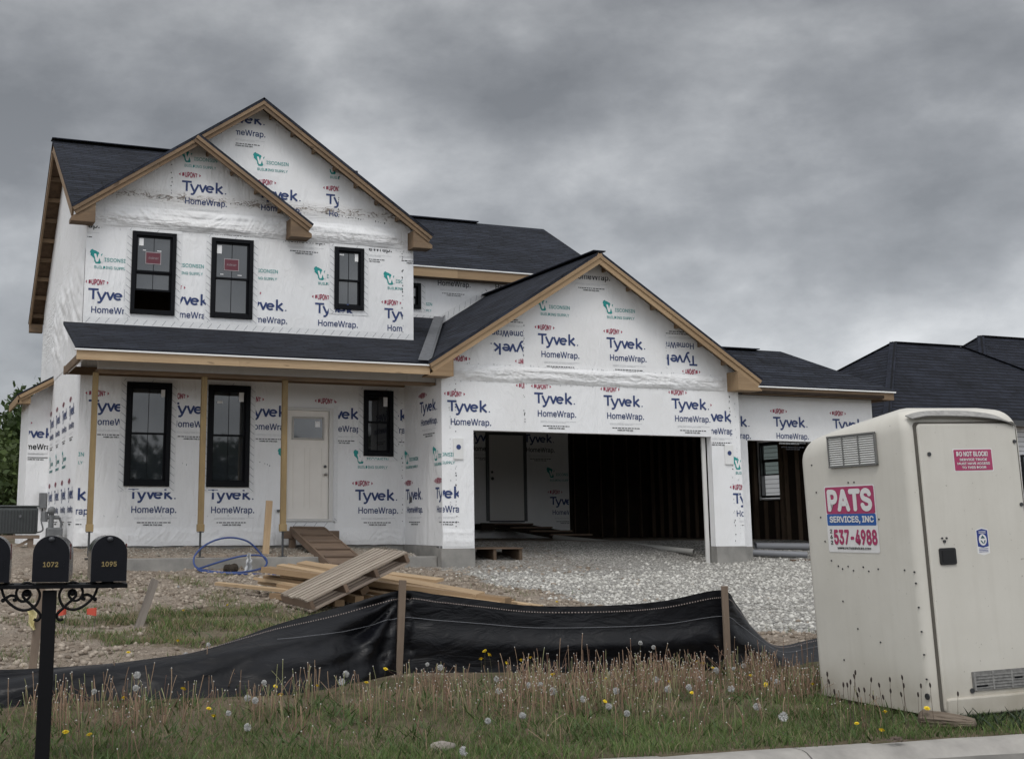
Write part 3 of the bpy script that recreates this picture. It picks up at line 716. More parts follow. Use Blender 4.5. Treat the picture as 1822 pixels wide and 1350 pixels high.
def u_lines(out):
    for yy, wd, mi in ((-.525, .70, 4), (-.545, .55, 4)):
        x = .12
        while x < .12+wd-.05: l = .06+.09*random.random(); out.append(([(x, yy-.006), (x+l, yy-.006), (x+l, yy), (x, yy)], mi)); x += l+.012
    x = .17
    while x < .72: l = .02+.05*random.random(); out.append(([(x, -.622), (x+l, -.622), (x+l, -.605), (x, -.605)], 3)); x += l+.014
    put(out, glyphs('MADE IN THE USA', .34, .028, .03), .28, -.668, 3)
def u_tyvek(out):
    wd = .185
    arc = [(2.50+.30*math.cos(R(a)), .345+.265*math.sin(R(a))) for a in range(2, 318, 15)]
    for k, P in enumerate(([(0, .91), (.86, .91)], [(.43, .98), (.43, 0)], [(.78, .72), (1.10, .02)], [(1.47, .72), (1.08, -.16), (.98, -.26), (.80, -.255)], [(1.58, .72), (1.86, .0)], [(2.14, .72), (1.83, .0)],
                           arc, [(2.20, .36), (2.80, .36)], [(3.10, 1.06), (3.10, 0)], [(3.60, .72), (3.20, .37)], [(3.18, .42), (3.66, 0)])):
        for q, l in stroke(P, wd*(.8 if k == 7 else 1), k*.00022): out.append(([(a*.79/3.72, -.20+c*.20) for a, c in q], 0, l))
    out.append(([(.82, -.2), (.845, -.2), (.845, -.178), (.82, -.178)], 0))
def u_home(out, mi=0): put(out, glyphs('HomeWrap.', .80, .118, .013), .065, -.445, mi)
def u_wis(out):
    out.append(([(a*.30-.03, b*.27) for a, b in STATE][::-1], 2))
    put(out, glyphs('W', .20, .15, .04), .045, .035, 5)
    put(out, glyphs('ISCONSIN', .44, .068, .006), .235, .052, 2); put(out, glyphs('BUILDING SUPPLY', .60, .052, .004), .06, -.085, 2)
def unit(kind):
    out = []
    if kind in 'TF': u_tyvek(out)
    if kind in 'TFHh': u_home(out, 3 if kind in 'Hh' else 0); u_lines(out)
    if kind in 'TD': u_dupont(out)
    if kind == 'W': u_wis(out)
    if kind == 'Y': u_tyvek(out)
    return out
def letter(F, stamps, parent, off=.004, marks=()):
    O, U, V, N = map(Vector, F); mb = MB(); lay = 0
    for s in stamps:
        kind, u, v = s[:3]; cl = s[3] if len(s) > 3 else None; fl = len(s) > 4 and s[4]
        for e_ in unit(kind):
            P, mi = e_[0], e_[1]; ly = e_[2] if len(e_) > 2 else 0
            Q = [(u-a, v-b) for a, b in P] if fl else [(u+a, v+b) for a, b in P]
            if cl:
                for pt, n in (((cl[0], 0), (-1, 0)), ((cl[1], 0), (1, 0)), ((0, cl[2]), (0, -1)), ((0, cl[3]), (0, 1))):
                    if len(Q) > 2: Q = clip2(Q, pt, n)
                if len(Q) < 3: continue
            o2 = off + ly + (.003 if mi == 5 else 0)
            mb.poly([O+U*a+V*b+N*o2 for a, b in Q], None, mi)
    for (u0, v0, u1, v1, n, col) in marks:       # torn staples along the seams
        for i in range(n):
            if random.random() < .35: continue
            k = (i+random.random())/n; a, c = u0+(u1-u0)*k+random.uniform(-.012, .012), v0+(v1-v0)*k+random.uniform(-.012, .012)
            w_, h_ = random.uniform(.004, .014), random.uniform(.006, .022)
            mb.poly([O+U*(a+x)+V*(c+y)+N*(off+.002) for x, y in ((-w_, -h_*.3), (w_*.6, -h_), (w_, h_*.5), (-w_*.3, h_))], None, col)
    return mb.build('printed_lettering', INKS, parent)
BIG = (-99, 99, -99, 99)
letter(FR(YW), [
    ('T', 4.40, 7.70), ('W', 4.38, 8.05), ('T', 5.86, 7.70, (5.7, 6.9, 6.95, 9)), ('W', 5.78, 8.12), ('F', 5.12, 9.14, (5.4, 6.3, 8.3, 9.05)),
    ('T', 7.22, 7.70, (7.0, 7.48, 7.2, 8.2)), ('W', 7.24, 8.10, (7, 7.48, 7.9, 8.2)),
    ('h', 6.34, 7.13, (6.2, 7.25, 6.3, 6.70)), ('h', 7.72, 7.08, (8.05, 9.0, 6.3, 6.68)), ('h', 8.62, 7.10, (8.7, 9.03, 6.3, 6.66)),
    ('h', 3.48, 7.115, BIG[:2]+(6.66, 6.73)), ('h', 4.92, 7.115, BIG[:2]+(6.66, 6.73)), ('h', 2.06, 7.10, (2.71, 3.2, 6.3, 6.70)),
    ('W', 2.80, 6.0, (2.72, 3.42, 5, 7)), ('W', 4.18, 6.0, (4.42, 5, 5, 7)), ('W', 5.60, 6.0, (5.88, 7, 5, 7)), ('W', 7.02, 5.98, (6.9, 7.33, 5, 7)), ('W', 8.44, 5.98, (8.3, 8.81, 5, 7)),
    ('T', 2.77, 5.55, (2.72, 3.42, 4.9, 6)), ('T', 4.17, 5.55, (4.42, 4.91, 5.02, 6)), ('T', 5.61, 5.54, (5.88, 7, 5, 6)), ('T', 7.02, 5.54), ('T', 8.43, 5.52, (8.2, 8.81, 4.9, 6)),
    ('T', 2.86, 3.55, (2.72, 3.44, 2, 5)), ('T', 4.29, 3.55, (4.43, 4.93, 2, 5)), ('T', 5.70, 3.54, (5.87, 6.42, 2, 5)), ('D', 7.10, 3.55), ('T', 7.12, 3.54, (7.42, 7.94, 2, 3.66)), ('T', 8.12, 3.54, (8.70, 8.84, 2, 3.65)),
    ('W', 7.84, 2.50), ('W', 6.36, 2.50, (6.3, 6.42, 2, 3)), ('W', 2.14, 2.50, (2.72, 3.0, 2, 3)),
    ('T', 2.10, 1.99, (2.72, 3.2, 1, 3)), ('T', 3.61, 2.02, BIG[:2]+(1, 1.995)), ('T', 5.04, 2.02, BIG[:2]+(1, 1.995)), ('T', 7.85, 2.02)],
    wallF, marks=[(4.2, 7.40, 4.2, 8.25, 22, 3), (7.48, 6.8, 7.48, 8.1, 22, 3), (2.75, 6.67, 9.0, 6.69, 60, 4), (3.4, 7.34, 6.1, 7.33, 46, 3), (6.9, 7.32, 8.6, 7.2, 30, 3), (8.81, 5.0, 8.81, 6.65, 26, 3), (8.80, 1.1, 8.80, 3.7, 34, 3), (2.8, 1.52, 6.3, 1.53, 18, 4), (4.45, 2.5, 4.65, 2.42, 5, 3), (6.0, 2.5, 6.2, 2.42, 5, 3)])
letter(FR(YG), [
    ('W', 10.82, 5.32), ('W', 12.24, 5.34), ('T', 10.81, 4.89), ('T', 12.27, 4.89), ('h', 11.52, 6.43, (11.45, 12.45, 5.5, 6.06)),
    ('T', 10.68, 4.46, (9.6, 10.50, 4.30, 5.2), True), ('D', 9.36, 4.46, (8.9, 9.5, 4.2, 4.6), True), ('T', 14.28, 4.42, (13.59, 14.6, 4.2, 5.1), True),
    ('T', 8.96, 3.58, (8.90, 10, 3.06, 4.2)), ('T', 10.71, 3.78, BIG[:2]+(3.06, 3.93)), ('T', 12.17, 3.78, BIG[:2]+(3.06, 3.93)), ('T', 13.66, 3.77, (13, 14.53, 3.06, 3.93)), ('T', 14.22, 3.55, (14.54, 15.02, 2.85, 4)),
    ('D', 10.40, 3.78, (10.2, 10.51, 3, 4.2)), ('W', 8.44, 2.52, (8.862, 9.10, 2, 3)), ('T', 8.44, 2.03, (8.862, 9.17, 1, 2.3)),
    ('T', 14.97, 1.97, (14.9, 15.19, 1, 2.3)), ('W', 15.0, 2.42, (14.9, 15.19, 2, 3))],
    wallG, marks=[(9.0, 3.94, 14.4, 3.93, 60, 4), (9.2, 4.26, 14.6, 4.25, 60, 4), (10.51, 4.3, 10.51, 5.2, 18, 3), (13.58, 4.0, 13.58, 5.0, 16, 4), (9.12, 1.1, 9.12, 3.9, 46, 3), (9.02, 1.1, 9.0, 4.1, 36, 4), (14.98, 1.05, 14.98, 3.9, 50, 3), (15.1, 1.1, 15.1, 4.0, 40, 4), (9.3, 1.12, 9.45, 1.2, 8, 3), (10.5, 3.2, 10.5, 3.75, 10, 3)])
letter(LF(8.85), [('T', -22.20, 3.62), ('W', -22.97, 2.50), ('W', -21.54, 2.50, (-22, -21.16, 2, 3)), ('T', -22.93, 2.03), ('T', -21.45, 2.03, (-22, -21.16, 1, 3))], wallS)
letter(FR(Y3), [('T', 16.45, 3.54), ('T', 17.94, 3.54), ('T', 15.02, 3.52, (15.22, 15.95, 3.0, 4))], wall3)
letter(FR(YB), [('h', 10.70, 7.07, (10.2, 12, 6, 6.75)), ('h', 12.12, 7.07, (12, 13.2, 6, 6.75)), ('W', 9.95, 6.10, (10.42, 11, 5.9, 6.3))], wallB, marks=[(11.95, 6.2, 11.95, 6.7, 10, 3)])
letter(FR(29.0), [('Y', 14.37, 3.60, (14.42, 15.6, 3, 4)), ('H', 14.37, 3.60, (14.42, 15.6, 2.8, 4)), ('Y', 12.86, 3.60, (12.5, 13.36, 3, 4)), ('H', 12.86, 3.60, (12.5, 13.36, 2.8, 4)), ('W', 15.02, 2.52, (14.5, 15.6, 2, 3)), ('T', 15.07, 2.05, (14.5, 15.6, 1, 3))], wallI)
sl = []
for k in range(5):
    y = 24.5+1.17*k; sl += [('T', -y, 3.55), ('T', -y+.35, 2.03)]
    if k: sl.append(('W', -y+.3, 2.5))
letter(LF(2.70), sl, wallL, marks=[(-29, 1.5, -23.1, 1.52, 30, 4), (-29, 4.2, -23.1, 4.2, 30, 4)])
letter(FR(28.0), [('T', 1.98, 3.37, (2.27, 2.68, 2.5, 3.5)), ('H', 1.98, 3.37, (2.27, 2.68, 2.5, 3.5))], wallW)

# flashing tape with its printed hatching
def tape(mb, F, u0, v0, u1, v1, wd, off=.006, hatch=.13):
    O, U, V, N = map(Vector, F); L_ = math.hypot(u1-u0, v1-v0); d = ((u1-u0)/L_, (v1-v0)/L_); n = (-d[1], d[0])
    P = lambda a, b, o: O+U*(u0+d[0]*a+n[0]*b)+V*(v0+d[1]*a+n[1]*b)+N*o
    k = max(2, int(L_/.25))
    for i in range(k):
        a, c = L_*i/k, L_*(i+1)/k; mb.poly([P(a, -wd/2, off), P(c, -wd/2, off), P(c, wd/2, off), P(a, wd/2, off)], None, 0)
    a = .06
    while a < L_-.06:
        h_ = wd*.36; t_ = .0045
        q = [(a-h_*.8, -h_), (a-h_*.8+t_*2, -h_), (a+h_*.8+t_*2, h_), (a+h_*.8, h_)]
        if q[0][0] > 0 and q[2][0] < L_: mb.poly([P(x, y, off+.002) for x, y in q], None, 1)
        a += hatch
F_ = FR(YW)
for (a, b_, c, d) in (W1, W2, W3, L1, L2, L3):
    tp = MB(); tape(tp, F_, a-.04, c-.10, a-.04, d+.05, .13); tape(tp, F_, b_+.04, c-.10, b_+.04, d+.05, .13)
    tape(tp, F_, a-.10, d+.03, b_+.10, d+.03, .06, .009, .5); tape(tp, F_, a-.10, c-.085, b_+.10, c-.085, .03, .0075, 9); tp.build('flashing_tape', [TAPE, HATCH], house)
tp = MB()
tape(tp, F_, 2.72, 4.975, 9.03, 4.975, .13, .006, .17); tp.build('flashing_tape', [TAPE, HATCH], house); tp = MB()
tape(tp, F_, 7.46, 1.40, 7.46, 3.58, .08, .006, 9); tape(tp, F_, 6.40, 1.36, 7.45, 1.36, .14, .006, .2)
tp.build('flashing_tape', [TAPE, HATCH], house)
tp = MB(); tape(tp, FR(YB), 9.06, 5.93, 10.80, 5.88, .10, .006, .16); tape(tp, FR(YB), 10.82, 5.86, 11.9, 6.50, .16, .006, .16); tape(tp, FR(YB), 10.42, 6.0, 10.42, 6.68, .10)
tp.build('flashing_tape', [TAPE, HATCH], house)
# loose laps of wrap with real folds
def lap(name, F, u0, u1, v0, v1, amp, mat, par, seed, nu=260, nv=26, tilt=0):
    O, U, V, N = map(Vector, F); mb = MB()
    def fn(a, b):
        u = u0+(u1-u0)*a; v = v0+(v1-v0)*b
        e = min(1, b*4, (1-b)*4)*min(1, a*30, (1-a)*30)
        f = fbm(u*.55+seed, (v+tilt*u)*5.5, seed, 3)*.55+.5*abs(fbm(u*1.6+seed*2, (v-(tilt+.25*math.sin(u*1.7+seed))*u*.7)*9, seed+3, 3))-.35*abs(fbm(u*2.6+seed, (v+.5*u)*6, seed+5, 3))
        return O+U*u+V*(v+.012*fbm(u*3, b*2, seed+9))+N*(.008+e*amp*(.5+f))
    mb.grid(fn, nu, nv); return mb.build(name, mat, par, smooth=True)
lap('wrap_lap', FR(YW), 3.0, 8.78, 6.72, 7.12, .06, WRAPF, wallF, 3)
lap('wrap_lap', FR(YG), 9.1, 14.9, 3.95, 4.24, .055, WRAPG, wallG, 8)
lap('wrap_lap', FR(YW), 2.72, 6.36, 1.0, 1.32, .02, WRAP, wallF, 5); lap('wrap_lap', FR(YW), 7.5, 8.82, 1.0, 1.3, .02, WRAP, wallF, 6)
lap('wrap_lap', FR(YG), 8.862, 9.46, .99, 1.3, .02, WRAP, wallG, 7, 24)
lap('wrap_lap', LF(2.70), -27.9, -23.05, 4.35, 6.3, .07, WRAP, wallL, 4, 60, 40, .45)

# ---------------------------------------------------------------- windows and doors
def window(F, rect, kind='hung', rail=None, sticker=None, white=(), mats=(BLACKF, GLASS), muntin=True, fr=.075, label=None, off=.0):
    O, U, V, N = map(Vector, F); u0, u1, z0, z1 = rect; M = Matrix((U, N, V)).transposed()
    C = lambda u, v, n: O+U*u+V*v+N*(n+off)
    def bar(mb, a, b, c, d, n0, n1, mi=0): mb.box(C((a+b)/2, (c+d)/2, (n0+n1)/2), (b-a, n1-n0, d-c), M, mi)
    mb = MB()
    bar(mb, u0, u0+fr, z0, z1, -.06, .045); bar(mb, u1-fr, u1, z0, z1, -.06, .045)
    bar(mb, u0+fr, u1-fr, z1-fr, z1, -.06, .043); bar(mb, u0+fr, u1-fr, z0, z0+fr*1.1, -.06, .047)
    fo = mb.build('window', mats[0], house, bevel=.006)
    if label: fo['label'] = label
    rl = rail if rail else (z0+z1)/2; ia, ib = u0+fr, u1-fr
    lower_open = kind == 'open'
    for nm, c, d, n in (('sash', rl-.02, z1-fr, -.005), ('sash', z0+fr*1.1, rl+.02, -.03)):
        if lower_open and n == -.03: c, d = rl-.36, rl-.02+.001
        mb = MB(); s = .034
        bar(mb, ia, ia+s, c, d, n-.03, n); bar(mb, ib-s, ib, c, d, n-.03, n); bar(mb, ia+s, ib-s, d-s, d, n-.03, n-.001); bar(mb, ia+s, ib-s, c, c+s, n-.03, n-.001)
        if muntin: bar(mb, (ia+ib)/2-.004, (ia+ib)/2+.004, c+s, d-s, n-.016, n-.008)
        mb.build('sash', mats[0], fo)
        mb = MB(); q = n-.018; mb.poly([C(ia+s, c+s, q), C(ib-s, c+s, q), C(ib-s, d-s, q), C(ia+s, d-s, q)]); mb.build('pane', mats[1], fo)
        if sticker and n == -.005:
            mb = MB(); su, sv = (ia+ib)/2-.01, c+(d-c)*.40; q = n-.006
            R_ = lambda a, b, c_, d_, o, mi: mb.poly([C(a, c_, q+o), C(b, c_, q+o), C(b, d_, q+o), C(a, d_, q+o)], None, mi)
            R_(su-.145, su+.145, sv-.115, sv+.115, 0, 1); R_(su-.13, su+.13, sv-.10, sv+.10, .001, 0)
            for P, l in glyphs('Andersen', .19, .045, .0, .3): mb.poly([C(su-.095+a, sv-.02+b, q+.002) for a, b in P], None, 1)
            mb.build('sticker', [STICKR, LABELG], fo)
        for (a, b, c_, d_) in white if n == -.005 else ():
            mb = MB(); mb.poly([C(a, c_, n-.006), C(b, c_, n-.006), C(b, d_, n-.006), C(a, d_, n-.006)]); mb.build('sticker', WHT, fo)
    return fo
window(FR(YW), W1, 'open', 5.93, True, [(3.65, 3.73, 6.40, 6.54), (3.72, 3.78, 6.31, 6.325), (3.98, 4.06, 6.31, 6.325)], label='black window with the lower half slid open')
window(FR(YW), W2, 'hung', 5.90, True, [(5.10, 5.19, 6.36, 6.52), (5.17, 5.23, 5.96, 5.975), (5.50, 5.58, 5.96, 5.975)])
window(FR(YW), W3, 'hung', 6.02, False, [(7.82, 7.90, 6.40, 6.56), (7.50, 7.60, 6.50, 6.53)])
window(FR(YW), L1, 'hung', 2.98, False, [(4.14, 4.22, 3.64, 3.80)], fr=.085)
window(FR(YW), L2, 'hung', 2.98, False, [(5.58, 5.67, 3.60, 3.78), (5.17, 5.27, 3.56, 3.60)], fr=.085)
window(FR(YW), L3, 'hung', 3.30, False, [(8.42, 8.52, 3.60, 3.78)], mats=(BLACKF, GLASSD), label='small black window beside the front door')
window(FR(YB), (9.75, 10.35, 6.06, 6.64), 'hung', 6.33)
window((Vector((18.90, 0, 0)), (0, -1, 0), (0, 0, 1), (-1, 0, 0)), (-25.53, -24.74, 1.98, 3.28), 'open', 2.86, mats=(DKMET, GREENG), muntin=False, fr=.05, label='bay window with its lower half open')
# opaque panes carry the rooms' darkness in their colour; floors close the rooms behind
fl = MB(); fl.lo((2.86, 23.16, 4.45), (8.9, 30.5, 4.55)); fl.lo((2.86, 23.16, .98), (8.9, 30.5, 1.02)); fl.build('interior_floor', OSB, house)
# front door
F_ = FR(YW)
mb = MB(); mb.lo((6.43, YW-.03, 1.44), (6.505, YW+.12, 3.53)); mb.lo((7.325, YW-.03, 1.44), (7.40, YW+.12, 3.53)); mb.lo((6.505, YW-.028, 3.475), (7.325, YW+.12, 3.53)); mb.lo((6.45, YW-.04, 1.43), (7.38, YW+.12, 1.468))
dr = mb.build('front_door', CASING, house, bevel=.004)
mb = MB(); mb.lo((6.51, YW+.02, 1.472), (7.32, YW+.06, 3.472))
sl_ = mb.build('door_slab', DOORM, dr)
mb = MB()
def moul(mb, a, b, c, d, y, t=.016, dep=.008):
    mb.lo((a, y-dep, c), (a+t, y+.002, d)); mb.lo((b-t, y-dep, c), (b, y+.002, d)); mb.lo((a+t, y-dep, d-t), (b-t, y+.002, d)); mb.lo((a+t, y-dep, c), (b-t, y+.002, c+t))
moul(mb, 6.63, 6.87, 1.66, 2.80, YW+.02); moul(mb, 6.96, 7.20, 1.66, 2.80, YW+.02); mb.build('door_panel', DOORM, dr)
mb = MB(); moul(mb, 6.60, 7.23, 2.93, 3.36, YW+.02, .035, .018); mb.build('lite_frame', simple('lite_frame_grey', (.40, .38, .35), .5), dr)
mb = MB(); mb.lo((6.635, YW+.008, 2.965), (7.195, YW+.018, 3.325)); pn = mb.build('door_pane', GLASS, dr)
mb = MB(); mb.poly([(7.05, YW+.006, 3.17), (7.15, YW+.006, 3.17), (7.15, YW+.006, 3.28), (7.05, YW+.006, 3.28)]); mb.build('sticker', WHT, pn)
mb = MB(); mb.tube([(7.255, YW+.02, 2.29), (7.255, YW-.03, 2.29)], .016, 10); mb.ball((7.255, YW-.045, 2.29), .03, 12, 8); mb.build('door_knob', NICKEL, dr, smooth=True)
mb = MB(); mb.tube([(7.255, YW+.02, 2.44), (7.255, YW-.012, 2.44)], .027, 12); mb.build('deadbolt', DKMET, dr)
# door inside the garage
mb = MB(); y = 28.96; mb.lo((13.31, y, 1.44), (13.39, 29.0, 3.62)); mb.lo((14.34, y, 1.44), (14.42, 29.0, 3.62)); mb.lo((13.39, y, 3.56), (14.34, 29.0, 3.62)); mb.lo((13.39, y, 1.42), (14.34, 29.0, 1.46))
d2 = mb.build('inner_door', DKMET, house)
mb = MB(); mb.lo((13.395, 28.975, 1.47), (14.335, 28.998, 3.555)); mb.build('door_slab', CASING, d2)
mb = MB(); mb.ball((13.46, 28.93, 2.48), .04, 10, 6); mb.ball((13.46, 28.95, 2.64), .03, 10, 6); mb.build('door_knob', DKMET, d2)
# light blocks by the garage opening
for x in (9.07, 14.82):
    mb = MB(); mb.lo((x, YG-.028, 2.52), (x+.19, YG-.005, 2.90)); lb = mb.build('light_mounting_block', GYP if 0 else simple('pale_block', (.70, .70, .69), .5), house, bevel=.006)
    mb = MB(); mb.tube([(x+.095, YG-.034, 2.74), (x+.095, YG-.027, 2.74)], .045, 16); mb.build('junction_hole', NAVY, lb)
mb = MB(); mb.lo((8.835, 22.62, 1.78), (8.848, 22.72, 1.88)); mb.build('outlet_box', DKMET, house)
mb = MB(); mb.lo((6.33, YW-.06, 1.60), (6.39, YW-.005, 1.64)); mb.tube([(6.35, YW-.01, 1.62), (6.35, YW-.07, 1.62), (6.38, YW-.07, 1.6)], .015, 6); mb.build('hose_bib', METAL, house)

# ---------------------------------------------------------------- things on the plot
def axes(x): x = Vector(x).normalized(); y = Vector((0, 0, 1)).cross(x).normalized(); return x, y, x.cross(y)
def board(p0, p1, wd, ht, mat, label, roll=0, group='loose boards heaped in the lumber pile'):
    mb = MB(); mb.beam(p0, p1, wd, ht, roll=roll); o = mb.build('lumber_board', mat); tag(o, label, 'board', group)
    return o
LB = [((4.59, 17.20, .78), (7.03, 14.70, .45), .24, .075, PINE, 'thick beam on top of the lumber heap, passing under the grey pallet', 0),
 ((4.85, 17.42, .82), (6.87, 14.62, .42), .14, .038, PINEB, 'flat pale board lying beside the thick beam, its end beyond the fence stake', .1),
 ((5.06, 17.62, .82), (7.23, 14.92, .40), .14, .038, PINE, 'flat board near the top of the heap, one along from the thick beam', -.1),
 ((5.28, 17.82, .84), (6.75, 14.92, .52), .184, .038, PINEB, 'yellowish wide board at the back of the heap, ending short of its neighbours', .15),
 ((5.45, 17.75, .80), (7.49, 15.02, .36), .14, .038, PINEB, 'longest-reaching pale board at the far end of the heap', -.05),
 ((5.2, 17.5, .70), (7.36, 14.98, .345), .09, .038, PINE, 'narrow board tucked below the longest-reaching board', 0),
 ((4.8, 17.1, .70), (7.08, 14.83, .36), .14, .038, PINE, 'board squeezed under the thick beam of the lumber heap', .05),
 ((4.62, 17.32, .68), (6.2, 14.95, .44), .09, .038, PINE, 'narrow board in the lower heap, resting just below the thick beam', .2),
 ((4.51, 17.42, .65), (6.0, 15.05, .40), .09, .038, PINEB, 'narrow board in the lower heap next to the stray outer board', -.15),
 ((4.62, 17.52, .60), (5.75, 15.25, .40), .14, .038, PINE, 'wide board at the bottom of the lower heap, under the pallet', .1),
 ((4.01, 17.60, .585), (5.3, 15.9, .47), .09, .038, PINEB, 'stray outer board reaching towards the blue pipe coil', .1),
 ((4.72, 16.9, .56), (5.32, 15.40, .46), .14, .085, PINE, 'stubby doubled board whose cut end shows under the pallet', 0),
 ((4.6, 16.8, .45), (5.03, 15.30, .43), .14, .075, PINE, 'short block end lying on the dirt below the pallet', 0),
 ((5.0, 16.9, .60), (5.50, 15.70, .555), .14, .085, RAKEW, 'short reddish offcut propped above the other cut ends', .5)]
LB += [((5.6, 17.9, .80), (6.74, 16.2, .64), .184, .038, PINEB, 'short yellowish plank highest on the far side of the heap', .1),
 ((5.7, 17.6, .62), (7.36, 15.25, .40), .09, .06, PINE, 'narrow doubled board between the plank ends beyond the fence stake', 0),
 ((5.9, 17.4, .60), (7.62, 14.95, .345), .09, .045, PINEB, 'outermost narrow board of the heap, nearest the white gravel', .1)]
for a, c, wd, ht, mt, lab, rl in LB: board(a, c, wd, ht, mt, lab, rl)

PT = thing('pallet', (4.53, 14.98, .489), 'long grey weathered slatted pallet tilted on the lumber heap', 'pallet')
PT['wloc'] = (0, 0, 0)
PT.matrix_world = Matrix.Translation((4.53, 14.98, .489)) @ Matrix.Rotation(.032, 4, 'Z') @ Matrix.Rotation(-.412, 4, 'Y') @ Matrix.Rotation(.024, 4, 'X')
PL_, PW_ = 1.40, 1.15
mb = MB(); k = 8
for i in range(k):
    y = (i+.5)*PW_/k; mb.box((PL_/2+random.uniform(-.012, .012), y, -.011), (PL_+random.uniform(-.02, .02), PW_/k-.052, .02), Matrix.Rotation(random.uniform(-.008, .008), 3, 'Z'))
mb.build('top_deck', DECKW, PT, local=True)
mb = MB()
for i in range(8):
    y = (i+.5)*PW_/8; mb.box((PL_/2-.02, y, -.136), (PL_+random.uniform(-.02, .02), PW_/8-.03, .02))
mb.build('bottom_deck', GREYW, PT, local=True)
for i, x in enumerate((.03, .50, .93, PL_-.03)):
    mb = MB(); mb.box((x, PW_/2, -.0735), (.045, PW_-.01, .098)); mb.build('stringer', BROWNW, PT, local=True)

rp = thing('wooden_ramp', (6.82, 22.7, 1.3), 'dirty brown wooden ramp with cross cleats leading up to the front door', 'ramp')
tl, trr, bl, brr = Vector((6.53, 22.70, 1.33)), Vector((7.12, 22.70, 1.32)), Vector((6.70, 20.62, .665)), Vector((7.32, 20.62, .665))
mb = MB(); mb.slab([tl, trr, brr, bl], .03); mb.build('deck', BROWNW, rp)
for i in range(6):
    f = .04+.18*i; a = tl.lerp(bl, f); c = trr.lerp(brr, f); mb = MB(); mb.beam(a+Vector((0, 0, .016)), c+Vector((0, 0, .016)), .07, .03, up=(0, -.3, .95)); mb.build('cleat', BROWNW, rp)
mb = MB(); mb.beam(tl+Vector((-.02, 0, -.05)), bl+Vector((-.02, 0, -.05)), .04, .12); mb.beam(trr+Vector((.02, 0, -.05)), brr+Vector((.02, 0, -.05)), .04, .12); mb.build('side_rail', BROWNW, rp)
mb = MB(); mb.lo((6.37, 22.62, 1.12), (7.42, 22.80, 1.26)); mb.lo((6.5, 22.64, .9), (6.6, 22.78, 1.118)); mb.lo((7.2, 22.64, .9), (7.3, 22.78, 1.118))
tag(mb.build('timber_sill', BROWNW, bevel=.006), 'squared timber laid under the front door behind the ramp', 'timber')

# pipe coil
PC = [(5.63,21.00,.76),(5.55,21.10,.89),(5.31,21.10,1.10),(4.97,21.10,1.16),(4.65,21.10,1.07),(4.42,21.00,.89),(4.39,20.90,.73),(4.48,20.70,.66),(4.80,20.50,.62),(5.17,20.50,.63),(5.50,20.70,.69),(5.59,20.90,.80),(5.50,21.00,.87),(5.19,21.00,.86),(4.89,21.00,.79),(4.56,20.90,.70),(4.41,20.74,.665),(4.55,20.56,.62),(4.98,20.42,.60),(5.28,20.36,.59),(5.6,20.3,.58)]
mb = MB(); mb.tube(catmull(PC, 7), .0155, 8)
tag(mb.build('pipe_coil', simple('blue_pipe', (.020, .048, .17), .5, (.032, .062, .20), 6), smooth=True), 'loose loops of blue water pipe lying in front of the porch', 'pipe coil')
mb = MB()
for i in range(10):
    a = rng.random()*6.28; mb.ball((4.93+.09*math.cos(a)*rng.random(), 20.72+.05*math.sin(a), gz(4.93, 20.7)+.04+.06*rng.random()), .05+.03*rng.random(), 7, 5)
tag(mb.build('dark_clod', simple('wet_soil', (.03, .024, .02), .9, (.05, .04, .03), 20, .2, bstr=.6, bscale=30)), 'dark lump of soil inside the blue pipe loops', 'clod')
mb = MB(); mb.grid(lambda a, c: (5.20+.10*(a-.5)*(1.4-c)+.03*fbm(a*3, c*4), 20.55+.05*fbm(a*4, c*3, 3)-.03*math.sin(a*9), gz(5.2, 20.5)+.02+.30*c), 8, 10)
tag(mb.build('plastic_scrap', simple('clear_plastic', (.45, .46, .47), .25), smooth=True), 'crumpled scrap of pale plastic tied to the blue pipe', 'plastic scrap')

# stakes
def stake(base, top, wd, dp, mat, label, group=None, name='wooden_stake', parts=None):
    mb = MB(); mb.beam(base, top, wd, dp, up=(0, 1, 0)); o = mb.build(name, mat, bevel=.003); tag(o, label, 'stake', group); return o
stake((5.79, 21.75, .70), (5.85, 21.75, 1.78), .115, .04, PINEB, 'tall fresh pine stake standing before the porch wall')
stake((2.33, 14.10, .16), (2.66, 14.80, .76), .085, .045, wood('dull_grey_wood', (.20, .175, .15), (.135, .115, .10), .2, .9), 'grey weathered stake leaning in the weedy patch')
ss_ = stake((.97, 10.80, -.1), (1.035, 10.80, .90), .062, .035, STAKEW, 'tan stake behind the mailbox post with pale yellow ribbon')
mb = MB(); mb.grid(lambda a, c: (.995-.075*a*(1-.6*c)+.01*math.sin(c*7), 10.765-.02*math.sin(a*6+c*4), .72-.155*c), 6, 8); mb.build('ribbon', simple('yellow_ribbon', (.62, .55, .30), .6), ss_)
# marker flags
for i, (x, y, z, sg) in enumerate(((1.64, 14.5, .50, -1), (1.93, 14.3, .49, -1))):
    g = gz(x, y); o = thing('marker_flag', (x, y, g), ('bent orange utility flag showing beside the mailbox post', 'orange utility flag in the dirt near the weedy patch')[i], 'flag', 'orange utility marker flags')
    mb = MB(); mb.tube([(x, y, g-.05), (x+.01, y, g+.12), (x+.02, y, z+.03)], .003, 5); mb.build('wire', DKMET, o)
    mb = MB(); mb.grid(lambda a, c: (x+.02+sg*.095*a, y-.03*math.sin(a*4+i), z+.02-.09*c*(1-.35*a)-.05*a*(1 if i == 0 else .3)), 6, 4); mb.build('flag', simple('orange_flag', (.50, .07, .04), .6), o)

